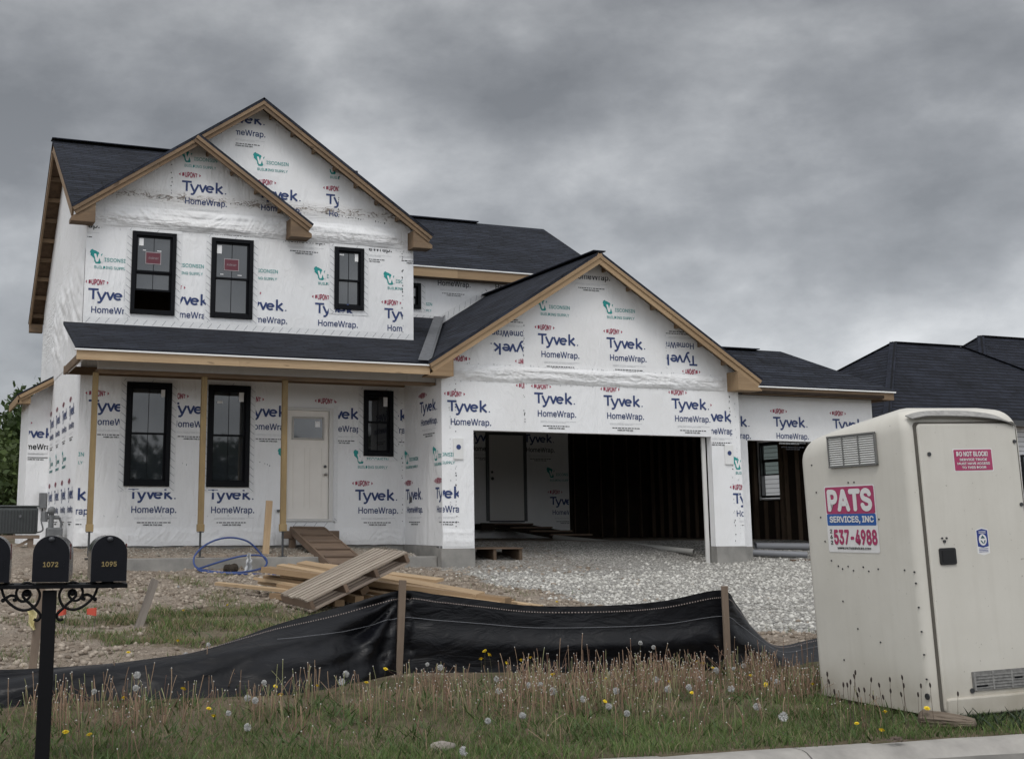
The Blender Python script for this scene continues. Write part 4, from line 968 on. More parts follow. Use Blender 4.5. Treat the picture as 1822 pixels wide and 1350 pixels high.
# silt fence
ST_ = [(-1.2,10.66,.23),(-.4,10.64,.23),(0.74,10.6,.23),(1.16,10.6,.24),(1.59,10.6,.26),(2.04,10.6,.32),(2.26,10.6,.36),(2.65,10.65,.47),(3.0,10.7,.57),(3.51,10.75,.68),(4.09,10.79,.81),(4.44,10.72,.775),(4.79,10.65,.73),(5.30,10.56,.67),(5.97,10.43,.665),(6.50,10.33,.70),(7.07,10.245,.79),(7.29,10.32,.65),(7.54,10.44,.43),(7.91,10.6,.24),(8.53,10.88,.25),(9.3,11.0,.34),(10.2,11.1,.5)]
SB_ = [(-1.2,10.2),(-.4,10.15),(.71,10.1),(1.1,10.08),(1.5,10.05),(1.93,10.02),(2.2,10.0),(2.5,9.97),(2.8,9.97),(3.32,10.2),(4.02,10.7),(4.4,10.64),(4.8,10.56),(5.3,10.46),(6.0,10.32),(6.5,10.24),(7.02,10.18),(7.3,10.2),(7.62,10.22),(7.9,10.26),(8.5,10.5),(9.3,10.7),(10.2,10.9)]
SB_ = [(x, y, gz(x, y)-.01) for x, y in SB_]
NS = 12; STc, SBc = catmull(ST_, NS), catmull(SB_, NS); MS_ = len(STc)-1
def cloth(a, c):
    """a along the fence 0..1, c from the top edge 0 to the ground 1"""
    f = a*MS_; i = min(int(f), MS_-1); k = f-i
    T = STc[i].lerp(STc[i+1], k); B_ = SBc[i].lerp(SBc[i+1], k); P = T.lerp(B_, c)
    flat = 1-sstep(2.2, 3.6, P.x)          # the slumped stretch bellies over
    P.z += (.15*flat*math.sin(math.pi*c) - .05*flat*sstep(.45, .8, c)*0)
    n = Vector((-.12, -1, .25)); env = math.sin(math.pi*min(1, max(0, c)))**.6
    dx, dz = P.x-4.09, .81-P.z
    if P.x < 4.2: ang = math.atan2(dz, max(.02, -dx+.05)); rad = math.hypot(dx, dz); d = .07*math.sin(ang*15+.9*fbm(P.x*.8, P.z*1.5, 2)*3)*math.exp(-rad*.55)+.085*fbm(P.x*.75, c*2.6+P.x*.75, 4, 3)+.02*math.sin(P.x*7+c*9)*sstep(3.2, 1.6, P.x)
    else: d = .012*fbm(P.x*.7, c*2.0, 7, 3)+.045*math.exp(-((c-.62)/.16)**2)*(.7+.5*math.sin(P.x*1.3))
    for sx in (4.09, 7.07):
        k_ = 1-math.exp(-(abs(P.x-sx)/.10)**2); d = d*k_ if P.x > 2.5 else d
        d += .014*math.exp(-abs(P.x-sx)*4)*math.sin(c*14)*k_
    d += flat*.05*math.sin(c*9+P.x*1.1)
    return P+n*(d*env)
mb = MB(); mb.grid(cloth, 420, 40)
m, t, p = base_mat('black_woven_fabric'); p.inputs['Roughness'].default_value = .40; p.inputs['Specular IOR Level'].default_value = .24; ob = coord(t); FAB = m
c = mixc(t, ramp(t, tnoise(t, ob, 5, 5), [(.35, 0.), (.7, 1.)]), (.002, .0023, .0038), (.0042, .0046, .0068))
zs = NN(t, 'ShaderNodeSeparateXYZ'); t.links.new(ob, zs.inputs[0]); du = tnoise(t, coord(t, 'Object', (1.3, 1.3, 5)), 2.4, 7, .68)
c = mixc(t, math_n(t, 'MULTIPLY', ramp(t, du, [(.50, 0.), (.75, 1.)]), maprange(t, zs.outputs[2], .1, .6, .22, .03)), c, (.06, .052, .045)); t.links.new(c, p.inputs['Base Color'])
crk = tnoise(t, coord(t, 'Object', (2.2, 2.2, 6), (0, R(20), 0)), 1.6, 4, .55, .8); nb_ = bump(t, p, crk, .35, .05); bump(t, p, tnoise(t, ob, 260, 2), .2, .002, nb_)
sf = mb.build('silt_fence', FAB, smooth=True); tag(sf, 'sagging black fabric silt fence stretched across the plot behind the weeds', 'silt fence')
mb = MB(); NQ = 520
for i in range(NQ):
    a = i/NQ
    for c, dl, mi, hh in ((.10, .5, 0, .0045), (.33, 1.0, 1, .0025)):
        if mi == 1 and cloth(a, c).x < 2.9: continue
        p, q = cloth(a, c), cloth(a+dl/NQ, c); o_ = Vector((0, -.012, .004)); up = Vector((0, 0, hh))
        mb.poly([p+o_-up, q+o_-up, q+o_+up, p+o_+up], None, mi)
mb.build('stitching', [simple('pale_thread', (.30, .25, .23), .7), simple('grey_thread', (.16, .165, .18), .7)], sf)
stake((4.055, 10.72, -.1), (4.115, 10.745, .905), .062, .032, STAKEW, 'rough wooden fence stake in front of the pallet, holding the black fabric', 'stakes holding up the black fabric')
stake((7.06, 10.17, -.1), (7.07, 10.185, .83), .056, .032, STAKEW, 'wooden fence stake standing before the white gravel drive', 'stakes holding up the black fabric')

# condenser, meter, disconnect
ac = thing('condenser_unit', (1.8, 24.5, .9), 'dark grey air conditioning condenser raised on a bracket beside the house', 'air conditioner')
mb = MB(); mb.lo((1.30, 24.42, 1.20), (2.22, 25.0, 1.68)); mb.build('casing', ACM, ac, bevel=.03)
mb = MB()
for i in range(16):
    x = 1.36+i*.053; mb.lo((x, 24.395, 1.25), (x+.018, 24.419, 1.63))
mb.build('grille', DKMET, ac)
mb = MB(); mb.lo((1.28, 24.40, 1.685), (2.24, 25.02, 1.715)); mb.build('lid', ACM, ac, bevel=.01)
mb = MB(); mb.tube([(1.90, 24.392, 1.52), (1.90, 24.385, 1.52)], .028, 14); mb.build('badge', METAL, ac)
mb = MB(); mb.lo((1.25, 24.42, 1.12), (2.26, 25.0, 1.18)); mb.lo((2.06, 24.45, .6), (2.16, 24.55, 1.118)); mb.lo((1.34, 24.45, .6), (1.44, 24.55, 1.118)); mb.beam((1.4, 24.5, .72), (2.1, 24.5, 1.1), .05, .05)
mb.build('stand', STAKEW, ac)
gm_ = thing('gas_meter', (2.52, 24.1, .8), 'grey gas meter with pipes against the wrapped side wall', 'gas meter')
mb = MB(); mb.lo((2.34, 23.95, 1.04), (2.62, 24.22, 1.32)); mb.build('meter_body', GREYP, gm_, bevel=.03)
mb = MB(); mb.tube([(2.42, 24.1, 1.32), (2.42, 24.1, 1.58)], .05, 10); mb.ball((2.42, 24.08, 1.62), .075, 10, 7); mb.tube([(2.30, 24.1, 1.50), (2.56, 24.1, 1.50)], .035, 8); mb.tube([(2.30, 24.1, 1.42), (2.30, 24.1, 1.60)], .06, 8); mb.build('regulator', GREYP, gm_)
mb = MB(); mb.tube([(2.56, 24.1, 1.50), (2.60, 24.1, 1.4), (2.60, 24.1, .7)], .022, 8); mb.build('riser_pipe', GREYP, gm_)
db = thing('disconnect_box', (2.66, 28.2, 1.7), 'small grey electrical disconnect box on the side wall', 'electrical box')
mb = MB(); mb.lo((2.54, 27.85, 1.70), (2.69, 28.05, 2.02)); mb.build('box_body', GREYP, db, bevel=.01)
mb = MB(); mb.tube(catmull([(2.62, 27.95, 1.70), (2.60, 27.9, 1.45), (2.62, 27.7, 1.25), (2.4, 27.2, 1.2)], 5), .016, 7); mb.build('conduit', DKMET, db)

# garage clutter
DP0, DP1 = (14.62, 22.02, .84), (13.55, 25.9, 1.085)
mb = MB(); mb.tube([DP0, DP1], .055, 14, cap=False); mb.tube([DP0, DP1], .044, 14, cap=False)
tag(mb.build('drain_pipe', simple('pale_pvc', (.36, .355, .335), .4), smooth=True), 'long pale plastic pipe lying out of the double garage opening', 'pipe')
for i, (a, c, r_, lab) in enumerate((((15.86, 22.05, .82), (17.0, 21.62, .77), .062, 'grey plastic pipe lying at the foot of the garage pier'), ((16.6, 22.75, .93), (18.2, 22.5, .91), .07, 'darker grey pipe lying inside the single bay'))):
    mb = MB(); mb.tube([a, c], r_, 14, cap=False); mb.tube([a, c], r_*.82, 14, cap=False)
    tag(mb.build('drain_pipe', simple('grey_pvc', (.20, .205, .22), .45), smooth=True), lab, 'pipe')
mb = MB(); mb.lo((16.45, 21.36, .60), (17.1, 21.46, .69)); tag(mb.build('timber_block', BROWNW, bevel=.005), 'short brown timber lying in the gravel before the single bay', 'timber')
sh = thing('low_pallet', (10.2, 22.0, .64), 'low bare wood pallet just inside the garage opening', 'pallet')
mb = MB(); mb.lo((9.55, 21.80, .925), (10.75, 22.6, .95)); mb.build('top_deck', BROWNW, sh)
for x in (9.58, 10.15, 10.68): mb = MB(); mb.lo((x, 21.82, .66), (x+.06, 22.58, .923)); mb.build('stringer', DARKW, sh)
stp = thing('plank_steps', (13.8, 28.3, .7), 'dark plank ramp steps up to the door inside the garage', 'steps')
mb = MB(); mb.lo((12.95, 28.5, 1.24), (13.3, 28.9, 1.38)); mb.slab([(13.1, 28.9, 1.40), (14.2, 28.9, 1.40), (15.3, 26.8, 1.06), (14.2, 26.8, 1.06)], .05); mb.build('deck', INSHEATH, stp)
for i in range(4):
    f = .15+.24*i; mb = MB(); mb.beam((13.1+1.1*f, 28.9-2.1*f, 1.425-.34*f), (14.2+1.1*f, 28.9-2.1*f, 1.425-.34*f), .08, .04); mb.build('cleat', BROWNW, stp)

# ---------------------------------------------------------------- mailboxes
MA = Vector((.117, .993, 0)).normalized(); MR = Vector((MA.y, -MA.x, 0)); MO = Vector((.75, 7.38, 1.08))
MF = Matrix((MR, MA, Vector((0, 0, 1)))).transposed(); MROT = math.atan2(MR.y, MR.x)
GOLD = simple('gold_numerals', (.27, .205, .085), .5, metal=.1)
LIP = simple('mailbox_edge_sheen', (.13, .13, .135), .35)  # rim coloured grey to stand for the sky's reflection
def arch(hw, h, n=14):
    P = [(-hw, 0), (hw, 0)]
    for i in range(n+1): th = math.pi*i/n; P.append((hw*math.cos(th), (h-hw)+hw*math.sin(th)))
    return P
def mailbox(k, num, lab, num_dx=0):
    o = thing('mailbox', MO+MR*(.314*k), lab, 'mailbox', 'black mailboxes on one post', (0, 0, MROT+R((-3.2, 2.2, .8)[k])))
    mb = MB(); mb.prism(arch(.094, .245), (0, .015, .004), (1, 0, 0), (0, 0, 1), (0, -1, 0), .43); mb.build('body', BLACKG, o, local=True, smooth_angle=40)
    mb = MB(); mb.prism(arch(.0985, .252), (0, .006, 0), (1, 0, 0), (0, 0, 1), (0, -1, 0), .012); mb.build('rim', LIP, o, local=True, smooth_angle=40)
    mb = MB(); mb.prism(arch(.097, .25), (0, -.006, 0), (1, 0, 0), (0, 0, 1), (0, -1, 0), .010)
    mb.lo((-.07, -.0075, .075), (.07, -.0061, .118))
    dr_ = mb.build('door', BLACKP, o, local=True, smooth_angle=40)
    mb = MB(); mb.ball((0, -.015, .232), .017, 10, 7, sq=(1, .7, .8)); mb.build('latch_knob', simple('dull_knob', (.05, .052, .058), .35) if k == 1 else bpy.data.materials.get('dull_knob') or LIP, o, local=True, smooth=True)
    mb = MB()
    for P, l in glyphs(num, .082 if len(num) > 1 else .02, .027, .022): mb.poly([(a-.041+num_dx, -.0095-l, c_+.082) for a, c_ in P])
    mb.build('number', GOLD, o, local=True)
    mb = MB(); mb.lo((.0955, .10, .12), (.1, .125, .20)); mb.lo((.0955, .06, .19), (.1, .125, .205)); mb.build('flag', simple('dull_red_flag', (.14, .03, .025), .5) if k == 1 else bpy.data.materials['dull_red_flag'], o, local=True)
mailbox(1, '1095', 'black arched mailbox with gold number 1095')
mailbox(0, '1072', 'black arched mailbox with gold number 1072, straight above the post')
mailbox(-1, '5', 'black arched mailbox cut off by the picture edge, its number ending in 5', .062)
mp_ = thing('mailbox_post', MO+MA*.10-Vector((0, 0, 1.08)), 'black square post with scrolled brackets carrying the mailboxes', 'mailbox post', None, (0, 0, MROT))
mb = MB(); mb.box((0, 0, .50), (.077, .077, 1.06)); mb.build('post', BLACKI, mp_, local=True, bevel=.004)
mb = MB(); mb.box((0, .05, 1.055), (.84, .26, .022)); mb.build('crossbar', BLACKI, mp_, local=True, bevel=.003)
def q_(x, y): return ((x-600)/6.75*.00311, 0, 1.08-((930+y/6.75)-1035)*.00309)
for s in (1, -1):
    mb = MB()
    def cur(pts, r, n=5, closed=False): mb.tube([(p[0]*s, -.02, p[2]) for p in catmull([q_(*a) for a in pts], n, closed)], r, 8, closed=closed)
    cur([(770, 1150), (730, 1165), (698, 1130), (705, 1085), (760, 1030), (820, 970), (880, 915), (910, 870), (895, 825), (855, 812), (825, 840), (830, 885), (880, 935), (940, 930), (980, 880), (985, 820), (950, 760), (890, 722), (830, 728), (760, 770), (715, 850), (725, 930), (765, 1000), (840, 1038), (920, 1040), (1000, 1005), (1080, 940), (1130, 870), (1160, 790), (1210, 735), (1290, 715), (1345, 735)], .0078)
    cur([(1100, 920), (1090, 890), (1040, 868), (990, 885), (985, 920), (1010, 925)], .008)
    cur([(1160, 800), (1135, 740), (1085, 715), (1085, 755)], .008); cur([(1190, 760), (1220, 765)], .008)
    for bx, by, br in ((868, 850, .0155), (1342, 765, .0175), (1040, 745, .012), (1090, 760, .01), (1135, 925, .012), (1215, 765, .01), (1005, 920, .010)):
        c_ = q_(bx, by); mb.ball((c_[0]*s, -.02, c_[2]), br, 10, 7)
    mb.build('scroll_bracket', BLACKI, mp_, local=True, smooth=True)

# ---------------------------------------------------------------- portable toilet
PT_ = bpy.data.objects.new('portable_toilet', None); COL.objects.link(PT_)
PT_.location = (6.93, 7.485, .05); PT_.rotation_euler = (R(-.26), R(-1.67), R(-2.26)); PT_['wloc'] = (0, 0, 0)
PT_.matrix_world = Matrix.Translation((6.905, 7.485, .05)) @ Matrix.Rotation(R(-2.26), 4, 'Z') @ Matrix.Rotation(R(-.26), 4, 'X') @ Matrix.Rotation(R(-1.67), 4, 'Y')
tag(PT_, 'cream portable toilet with red and blue company stickers standing at the kerb', 'portable toilet')
m, t, p = base_mat('cream_fibreglass'); p.inputs['Roughness'].default_value = .42; p.inputs['Specular IOR Level'].default_value = .4
ob = coord(t); n_ = tnoise(t, ob, 2.2, 6, .6); c = mixc(t, ramp(t, n_, [(.35, 0.), (.7, 1.)]), (.635, .61, .55), (.585, .56, .50))
st_ = tnoise(t, coord(t, 'Object', (9, 9, .8)), 1.5, 5, .6); c = mixc(t, math_n(t, 'MULTIPLY', ramp(t, st_, [(.50, 0.), (.72, 1.)]), .09), c, (.34, .31, .25))
sp_ = tnoise(t, ob, 40, 2); c = mixc(t, math_n(t, 'MULTIPLY', ramp(t, sp_, [(.72, 0.), (.76, 1.)]), .6), c, (.22, .19, .15))
zs = NN(t, 'ShaderNodeSeparateXYZ'); t.links.new(ob, zs.inputs[0])
gr_ = math_n(t, 'MULTIPLY', maprange(t, zs.outputs[2], 0, .40, .95, 0), n_); c = mixc(t, gr_, c, (.26, .22, .16))
t.links.new(c, p.inputs['Base Color']); bump(t, p, tnoise(t, ob, 7, 3), .10, .01); CREAM = m
TW, TD = 1.07, 1.33
def rrect(k, r, x0, x1, y0, y1, n=8):
    P = []
    for cx, cy, a0 in ((x1-r, y1-r, 0), (x0+r, y1-r, 90), (x0+r, y0+r, 180), (x1-r, y0+r, 270)):
        for i in range(n+1): a = R(a0+90*i/n); P.append((cx+r*math.cos(a), cy+r*math.sin(a)))
    return P
def roofz(x, y): return 2.235 - .075*((x-TW/2)/(TW/2))**2 - .20*max(0, y/TD)**2.6 - .03*max(0, 1-y/.35)**2
mb = MB(); RP = rrect(0, .085, 0, TW, 0, TD); nR = len(RP); lev = []
EDGE = .13
for k in range(15):
    f = k/14; lev.append([(x, y, f*(roofz(x, y)-EDGE)) for x, y in RP])
for k in range(1, 9):
    a = R(90*k/8); s_ = 1-.14*(1-math.cos(a)); dz = EDGE*math.sin(a)
    lev.append([(TW/2+(x-TW/2)*s_, TD/2+(y-TD/2)*s_, (roofz(TW/2+(x-TW/2)*s_, TD/2+(y-TD/2)*s_)-EDGE)+dz) for x, y in RP])
for s_ in (.7, .45, .2, .02):
    lev.append([(TW/2+(x-TW/2)*s_, TD/2+(y-TD/2)*s_, roofz(TW/2+(x-TW/2)*s_, TD/2+(y-TD/2)*s_)) for x, y in RP])
for ring in lev: mb.v.extend(ring)
for k in range(len(lev)-1):
    for i in range(nR):
        j = (i+1) % nR; mb.f.append((k*nR+i, k*nR+j, (k+1)*nR+j, (k+1)*nR+i)); mb.mi.append(0); mb.uv.append([(0, 0)]*4)
mb.poly([lev[0][i] for i in range(nR-1, -1, -1)])
mb.build('cabin', CREAM, PT_, local=True, smooth_angle=50)
def rslab(mb, x0, x1, z0, z1, y0, y1, r, mi=0, n=6):
    P = [(a, b_) for a, b_ in rrect(0, r, x0, x1, z0, z1, n)]; mb.prism(P, (0, y0, 0), (1, 0, 0), (0, 0, 1), (0, -1, 0), y1-y0, mi)
mb = MB(); rslab(mb, .085, .995, .012, 2.07, -.018, .02, .035); pd = mb.build('door', CREAM, PT_, local=True, bevel=.014)
mb = MB(); rslab(mb, .062, 1.008, .004, 2.082, -.005, .01, .038); mb.build('door_gap', simple('shaded_seam', (.10, .09, .075), .8), PT_, local=True)  # dark slab paints the shade of the recess around the door
mb = MB(); rslab(mb, .10, 1.01, -.01, .115, -.042, .01, .02); mb.build('base_skirt', CREAM, PT_, local=True, bevel=.012)
for y in (.05, 1.08): mb = MB(); mb.lo((.02, y, -.05), (TW-.02, y+.11, .002)); mb.build('skid', GREYW, PT_, local=True)
gt = [(.03, -.012, 2.125), (.16, -.016, 2.150), (.35, -.018, 2.155), (.6, -.018, 2.150), (.8, -.016, 2.13), (.92, -.014, 2.10), (.985, -.01, 2.07)]
mb = MB(); cg = catmull(gt, 6)
for i in range(len(cg)-1):
    a, c_ = cg[i], cg[i+1]; h_ = .026*(.7+.5*math.sin(math.pi*i/len(cg)))
    mb.slab([a+Vector((0, -.03, -h_)), c_+Vector((0, -.03, -h_)), c_+Vector((0, .045, h_*.5)), a+Vector((0, .045, h_*.5))], .008)
mb.build('drip_guard', simple('scuffed_grey_trim', (.34, .33, .31), .6, (.20, .195, .185), 25), PT_, local=True)
# louvred vent on the side
LV = LF(-.004); O, U, V, N = map(Vector, LV)
def side(mb, u0, u1, z0, z1, d0, d1, mi=0): mb.lo((-.004-d1, -u1, z0), (-.004-d0, -u0, z1), mi)
mb = MB(); side(mb, -.90, -.34, 1.79, 2.03, -.003, .003); vt = mb.build('side_vent', simple('vent_dark', (.03, .03, .03), .8), PT_, local=True)
mb = MB(); G_ = 1
for a in (-.905, -.725, -.535, -.345): side(mb, a, a+.012, 1.785, 2.035, .003, .02)
side(mb, -.905, -.333, 2.022, 2.036, .003, .022); side(mb, -.905, -.333, 1.785, 1.797, .003, .022); mb.build('vent_frame', simple('vent_grey', (.16, .16, .155), .6), vt, local=True)
mb = MB()
for i in range(13):
    z = 1.803+i*.0172; O_ = Vector((-.012, .62, z)); mb.box(O_, (.014, .54, .009), Matrix.Rotation(R(30), 3, 'Y'))
mb.build('louvres', simple('vent_white', (.68, .68, .66), .5), vt, local=True)
# company sticker on the side
WS = simple('white_vinyl', (.74, .73, .72), .35); RS = simple('crimson_vinyl', (.37, .035, .115), .38, (.41, .045, .135), 8); BS = simple('blue_vinyl', (.015, .10, .36), .38); BKS = simple('black_vinyl', (.03, .03, .03), .5); NVS = simple('navy_vinyl', (.022, .045, .22), .4)
STK = [WS, RS, BS, BKS, NVS, simple('teal_vinyl', (.03, .10, .12), .5)]
def sheet(mb, fn, x0, x1, y0, y1, r, off, mi): mb.poly([fn(a, b_, off) for a, b_ in rrect(0, r, x0, x1, y0, y1, 4)], None, mi)
fnS = lambda a, b_, o: Vector((-.0035-o, -a, b_))
u0, u1, z0, z1 = -1.017, -.407, 1.128, 1.645; HH = z1-z0
mb = MB(); sheet(mb, fnS, u0, u1, z0, z1, .018, 0, 0); sheet(mb, fnS, u0+.012, u1-.012, z1-HH*.425, z1-.010, .014, .0015, 1); sheet(mb, fnS, u0+.012, u1-.012, z1-HH*.60, z1-HH*.427, .012, .0015, 2)
def txt(mb, fn, s, wd, cap, x, y, off, mi, bold=.02, it=0):
    for P, l in glyphs(s, wd, cap, bold, it): mb.poly([fn(a+x, c_+y, off+l) for a, c_ in P], None, mi)
txt(mb, fnS, 'PATS', .535, HH*.335, u0+.036, z1-HH*.39, .003, 0, .04)
txt(mb, fnS, 'SERVICES, INC', .53, HH*.095, u0+.045, z1-HH*.555, .003, 0, .03)
txt(mb, fnS, '537-4988', .515, HH*.225, u0+.078, z1-HH*.885, .0015, 1, .035)
for i, d in enumerate('262'): txt(mb, fnS, d, .028, HH*.06, u0+.034, z1-HH*(.715+i*.085), .0015, 3, .02)
txt(mb, fnS, 'WWW.PATSSERVICES.COM', .40, HH*.034, u0+.11, z1-HH*.955, .0015, 3, .02)
mb.build('company_sticker', STK, PT_, local=True)
fnD = lambda a, b_, o: Vector((a, -.0185-o, b_))
mb = MB(); sheet(mb, fnD, .381, .746, 1.712, 1.882, .008, .0, 0); sheet(mb, fnD, .389, .738, 1.720, 1.874, .006, .0015, 1)
for s_, wd, cap, x, y in (('DO NOT BLOCK!', .29, .036, .41, 1.824), ('SERVICE TRUCK', .255, .018, .435, 1.791), ('MUST HAVE ACCESS', .30, .018, .412, 1.762), ('TO THIS DOOR', .225, .018, .45, 1.733)): txt(mb, fnD, s_, wd, cap, x, y, .003, 0, .03)
mb.build('warning_sticker', STK, PT_, local=True)
mb = MB(); O5 = [(.515, 1.115), (.57, 1.10), (.63, 1.115), (.63, 1.285), (.57, 1.30), (.515, 1.285)]
mb.poly([fnD(a, b_, 0) for a, b_ in O5], None, 0); mb.poly([fnD(a, b_, .0012) for a, b_ in [(.523, 1.165), (.57, 1.155), (.622, 1.165), (.622, 1.280), (.57, 1.292), (.523, 1.280)]], None, 4)
mb.poly([fnD(.572+.036*math.cos(R(a)), 1.212+.042*math.sin(R(a)), .0024) for a in range(0, 360, 20)], None, 0)
mb.poly([fnD(a, b_, .0036) for a, b_ in [(.552, 1.222), (.592, 1.222), (.572, 1.246)]], None, 5); mb.poly([fnD(a, b_, .0036) for a, b_ in [(.548, 1.208), (.560, 1.208), (.578, 1.186), (.570, 1.182)]], None, 5); mb.poly([fnD(a, b_, .0036) for a, b_ in [(.584, 1.208), (.596, 1.208), (.588, 1.184), (.580, 1.188)]], None, 5)
for i in range(3): mb.poly([fnD(a, b_, .0012) for a, b_ in [(.53, 1.146-i*.011), (.615, 1.146-i*.011), (.615, 1.150-i*.011), (.53, 1.150-i*.011)]], None, 4)
for i in range(2): mb.poly([fnD(a, b_, .0024) for a, b_ in [(.54, 1.270-i*.01), (.605, 1.270-i*.01), (.605, 1.274-i*.01), (.54, 1.274-i*.01)]], None, 0)
mb.build('badge_sticker', STK, PT_, local=True)
mb = MB(); rslab(mb, .165, .312, 1.045, 1.165, -.030, -.017, .015); lt = mb.build('latch', simple('black_plastic', (.012, .012, .013), .4), PT_, local=True, bevel=.003)
mb = MB(); rslab(mb, .185, .292, 1.062, 1.148, -.033, -.029, .008); mb.build('latch_recess', simple('latch_recess', (.005, .005, .006), .6), lt, local=True)
mb = MB()
for x, z, r_ in ((.205, 1.235, .007), (.245, 1.235, .007), (.223, 1.212, .011), (.165, 1.845, .015), (.965, 1.93, .014), (.965, 1.46, .014), (.335, .155, .018)): mb.tube([(x, -.017, z), (x, -.027, z)], r_, 12)
mb.build('door_bolts', DKMET, PT_, local=True)
mb = MB()
for px_, z in ((1.17, 2.0), (1.15, 1.82), (1.12, 1.60), (1.09, 1.40), (1.06, 1.21), (.71, 1.665), (.64, 1.665), (1.0, 1.06), (.92, 1.02), (.87, 1.0), (.80, 1.02), (.74, .99), (.62, 1.02), (.56, .99), (.45, 1.01), (.16, 1.01), (.06, 1.0), (.055, .92), (.05, .75), (.045, .58), (.042, .42), (.04, .25), (.9, .75), (.75, .55), (.95, .3), (.39, 1.38), (.5, .47)):
    mb = MB(); mb.tube([(.003, px_, z), (-.006, px_, z)], .0065, 8); mb.build('rivet', DKMET, PT_, local=True)
mb = MB(); mb.tube([(.003, .05, .13), (-.006, .05, .13)], .022, 12); mb.build('rivet', DKMET, PT_, local=True)
mb = MB(); rslab(mb, .345, .86, .15, .285, -.026, -.016, .006); v2 = mb.build('lower_vent', simple('lower_vent_grey', (.22, .215, .205), .7, (.13, .128, .12), 30), PT_, local=True)
mb = MB()
for i in range(5): mb.lo((.36, -.030, .168+i*.021), (.845, -.0262, .176+i*.021))
for x in (.355, .52, .69, .84): mb.lo((x, -.031, .155), (x+.016, -.0262, .28))
mb.build('louvres', simple('worn_louvre', (.30, .295, .28), .7, (.17, .165, .16), 30), v2, local=True)
mb = MB()
for x, z, wd in ((.37, .1785, .10), (.72, .2185, .07)): mb.lo((x, -.0325, z), (x+wd, -.0305, z+.011))
mb.build('broken_slots', BLACKF, v2, local=True)

# ---------------------------------------------------------------- plants: dandelions, dry stalks, grass
FL_YE =[ (2.55,9.23,0.24),(2.53,9.01,0.21),(2.87,9.24,0.23),(3.27,9.30,0.23),(3.55,9.65,0.28),(4.56,10.00,0.35),(4.60,10.00,0.32),(4.48,9.90,0.30),(4.66,9.79,0.27),(4.83,9.87,0.28),(4.95,9.94,0.29),(4.92,9.49,0.20),(5.36,9.41,0.16),(4.80,8.45,0.13),(6.51,9.83,0.21),(6.54,9.79,0.20),(6.57,9.69,0.17),(6.59,9.18,0.16),(6.43,8.77,0.14),(6.81,8.68,0.14),(5.61,8.56,0.14),(5.74,9.07,0.16),(1.42,8.92,0.25),(1.87,9.17,0.26),(1.94,8.66,0.19),(1.93,8.47,0.17),(0.95,8.07,0.18),(1.08,8.00,0.17),(6.33,7.32,0.13),(5.98,7.19,0.09),(5.94,6.91,0.09),(6.72,7.35,0.13) ]
FL_WH =[ (3.95,9.77,0.29),(4.03,9.69,0.27),(3.19,9.54,0.27),(3.09,9.34,0.24),(2.49,9.32,0.26),(2.31,8.87,0.20),(4.38,9.39,0.20),(4.26,9.10,0.15),(4.61,9.27,0.16),(3.65,7.97,0.12),(3.97,8.11,0.12),(3.10,7.11,0.10),(6.05,10.00,0.37),(6.18,10.00,0.33),(5.47,9.52,0.18),(4.64,8.94,0.15),(4.70,9.27,0.16),(4.60,9.27,0.16),(5.10,8.80,0.15),(4.70,8.22,0.13),(6.76,9.66,0.16),(6.93,9.75,0.17),(6.55,9.61,0.16),(6.06,9.14,0.16),(6.06,8.97,0.15),(5.73,8.78,0.15),(5.51,8.73,0.15),(6.03,8.66,0.14),(6.68,9.02,0.15),(6.57,8.81,0.15),(5.72,7.91,0.12),(5.63,7.50,0.11),(3.97,8.09,0.12),(4.68,7.94,0.12),(5.72,9.24,0.16),(4.68,8.55,0.14),(1.25,9.10,0.28),(1.54,9.17,0.28),(1.60,9.49,0.33),(2.09,8.20,0.13),(2.05,8.56,0.17),(2.27,8.93,0.21),(7.25,8.98,0.15) ]
FL_YB =[ (3.03,14.97,0.41),(2.50,12.58,0.27),(1.95,12.08,0.24),(3.66,15.46,0.43),(7.81,14.90,0.41) ]
FL_WB =[ (3.48,17.59,0.55),(2.42,11.80,0.23),(2.72,12.23,0.25) ]
FL_PL = [ (5.85,7.35,0.39),(5.87,7.35,0.35),(6.06,7.35,0.40),(6.00,7.35,0.34),(5.93,7.35,0.32),(6.08,7.35,0.31),(6.14,7.35,0.36),(6.21,7.35,0.34),(6.27,7.35,0.31),(6.21,7.35,0.28),(6.12,7.35,0.28),(6.27,7.35,0.23),(6.33,7.35,0.22),(6.43,7.35,0.33),(6.44,7.35,0.30),(6.49,7.35,0.35),(6.39,7.35,0.26),(6.46,7.35,0.24),(6.63,7.35,0.28),(6.67,7.35,0.29),(6.67,7.35,0.22),(6.95,7.35,0.22),(6.18,7.35,0.25),(5.90,7.35,0.28) ]
STEM = simple('dandelion_stem', (.20, .17, .10), .7, (.13, .15, .06), 10)
YEL = simple('dandelion_yellow', (.85, .66, .03), .6, (.76, .55, .02), 40)
PUF = simple('seed_white', (.58, .58, .57), .9, (.45, .45, .44), 60, .1)
def stem_mesh(h, bend, r=.0022):
    mb = MB(); P = [(bend*f*f, bend*.4*f, h*f) for f in (0, .2, .4, .6, .8, 1)]; mb.tube(P, [r*(1.25-.4*k/5) for k in range(6)], 5); return mb, P[-1]
FLV, PFV = [], []
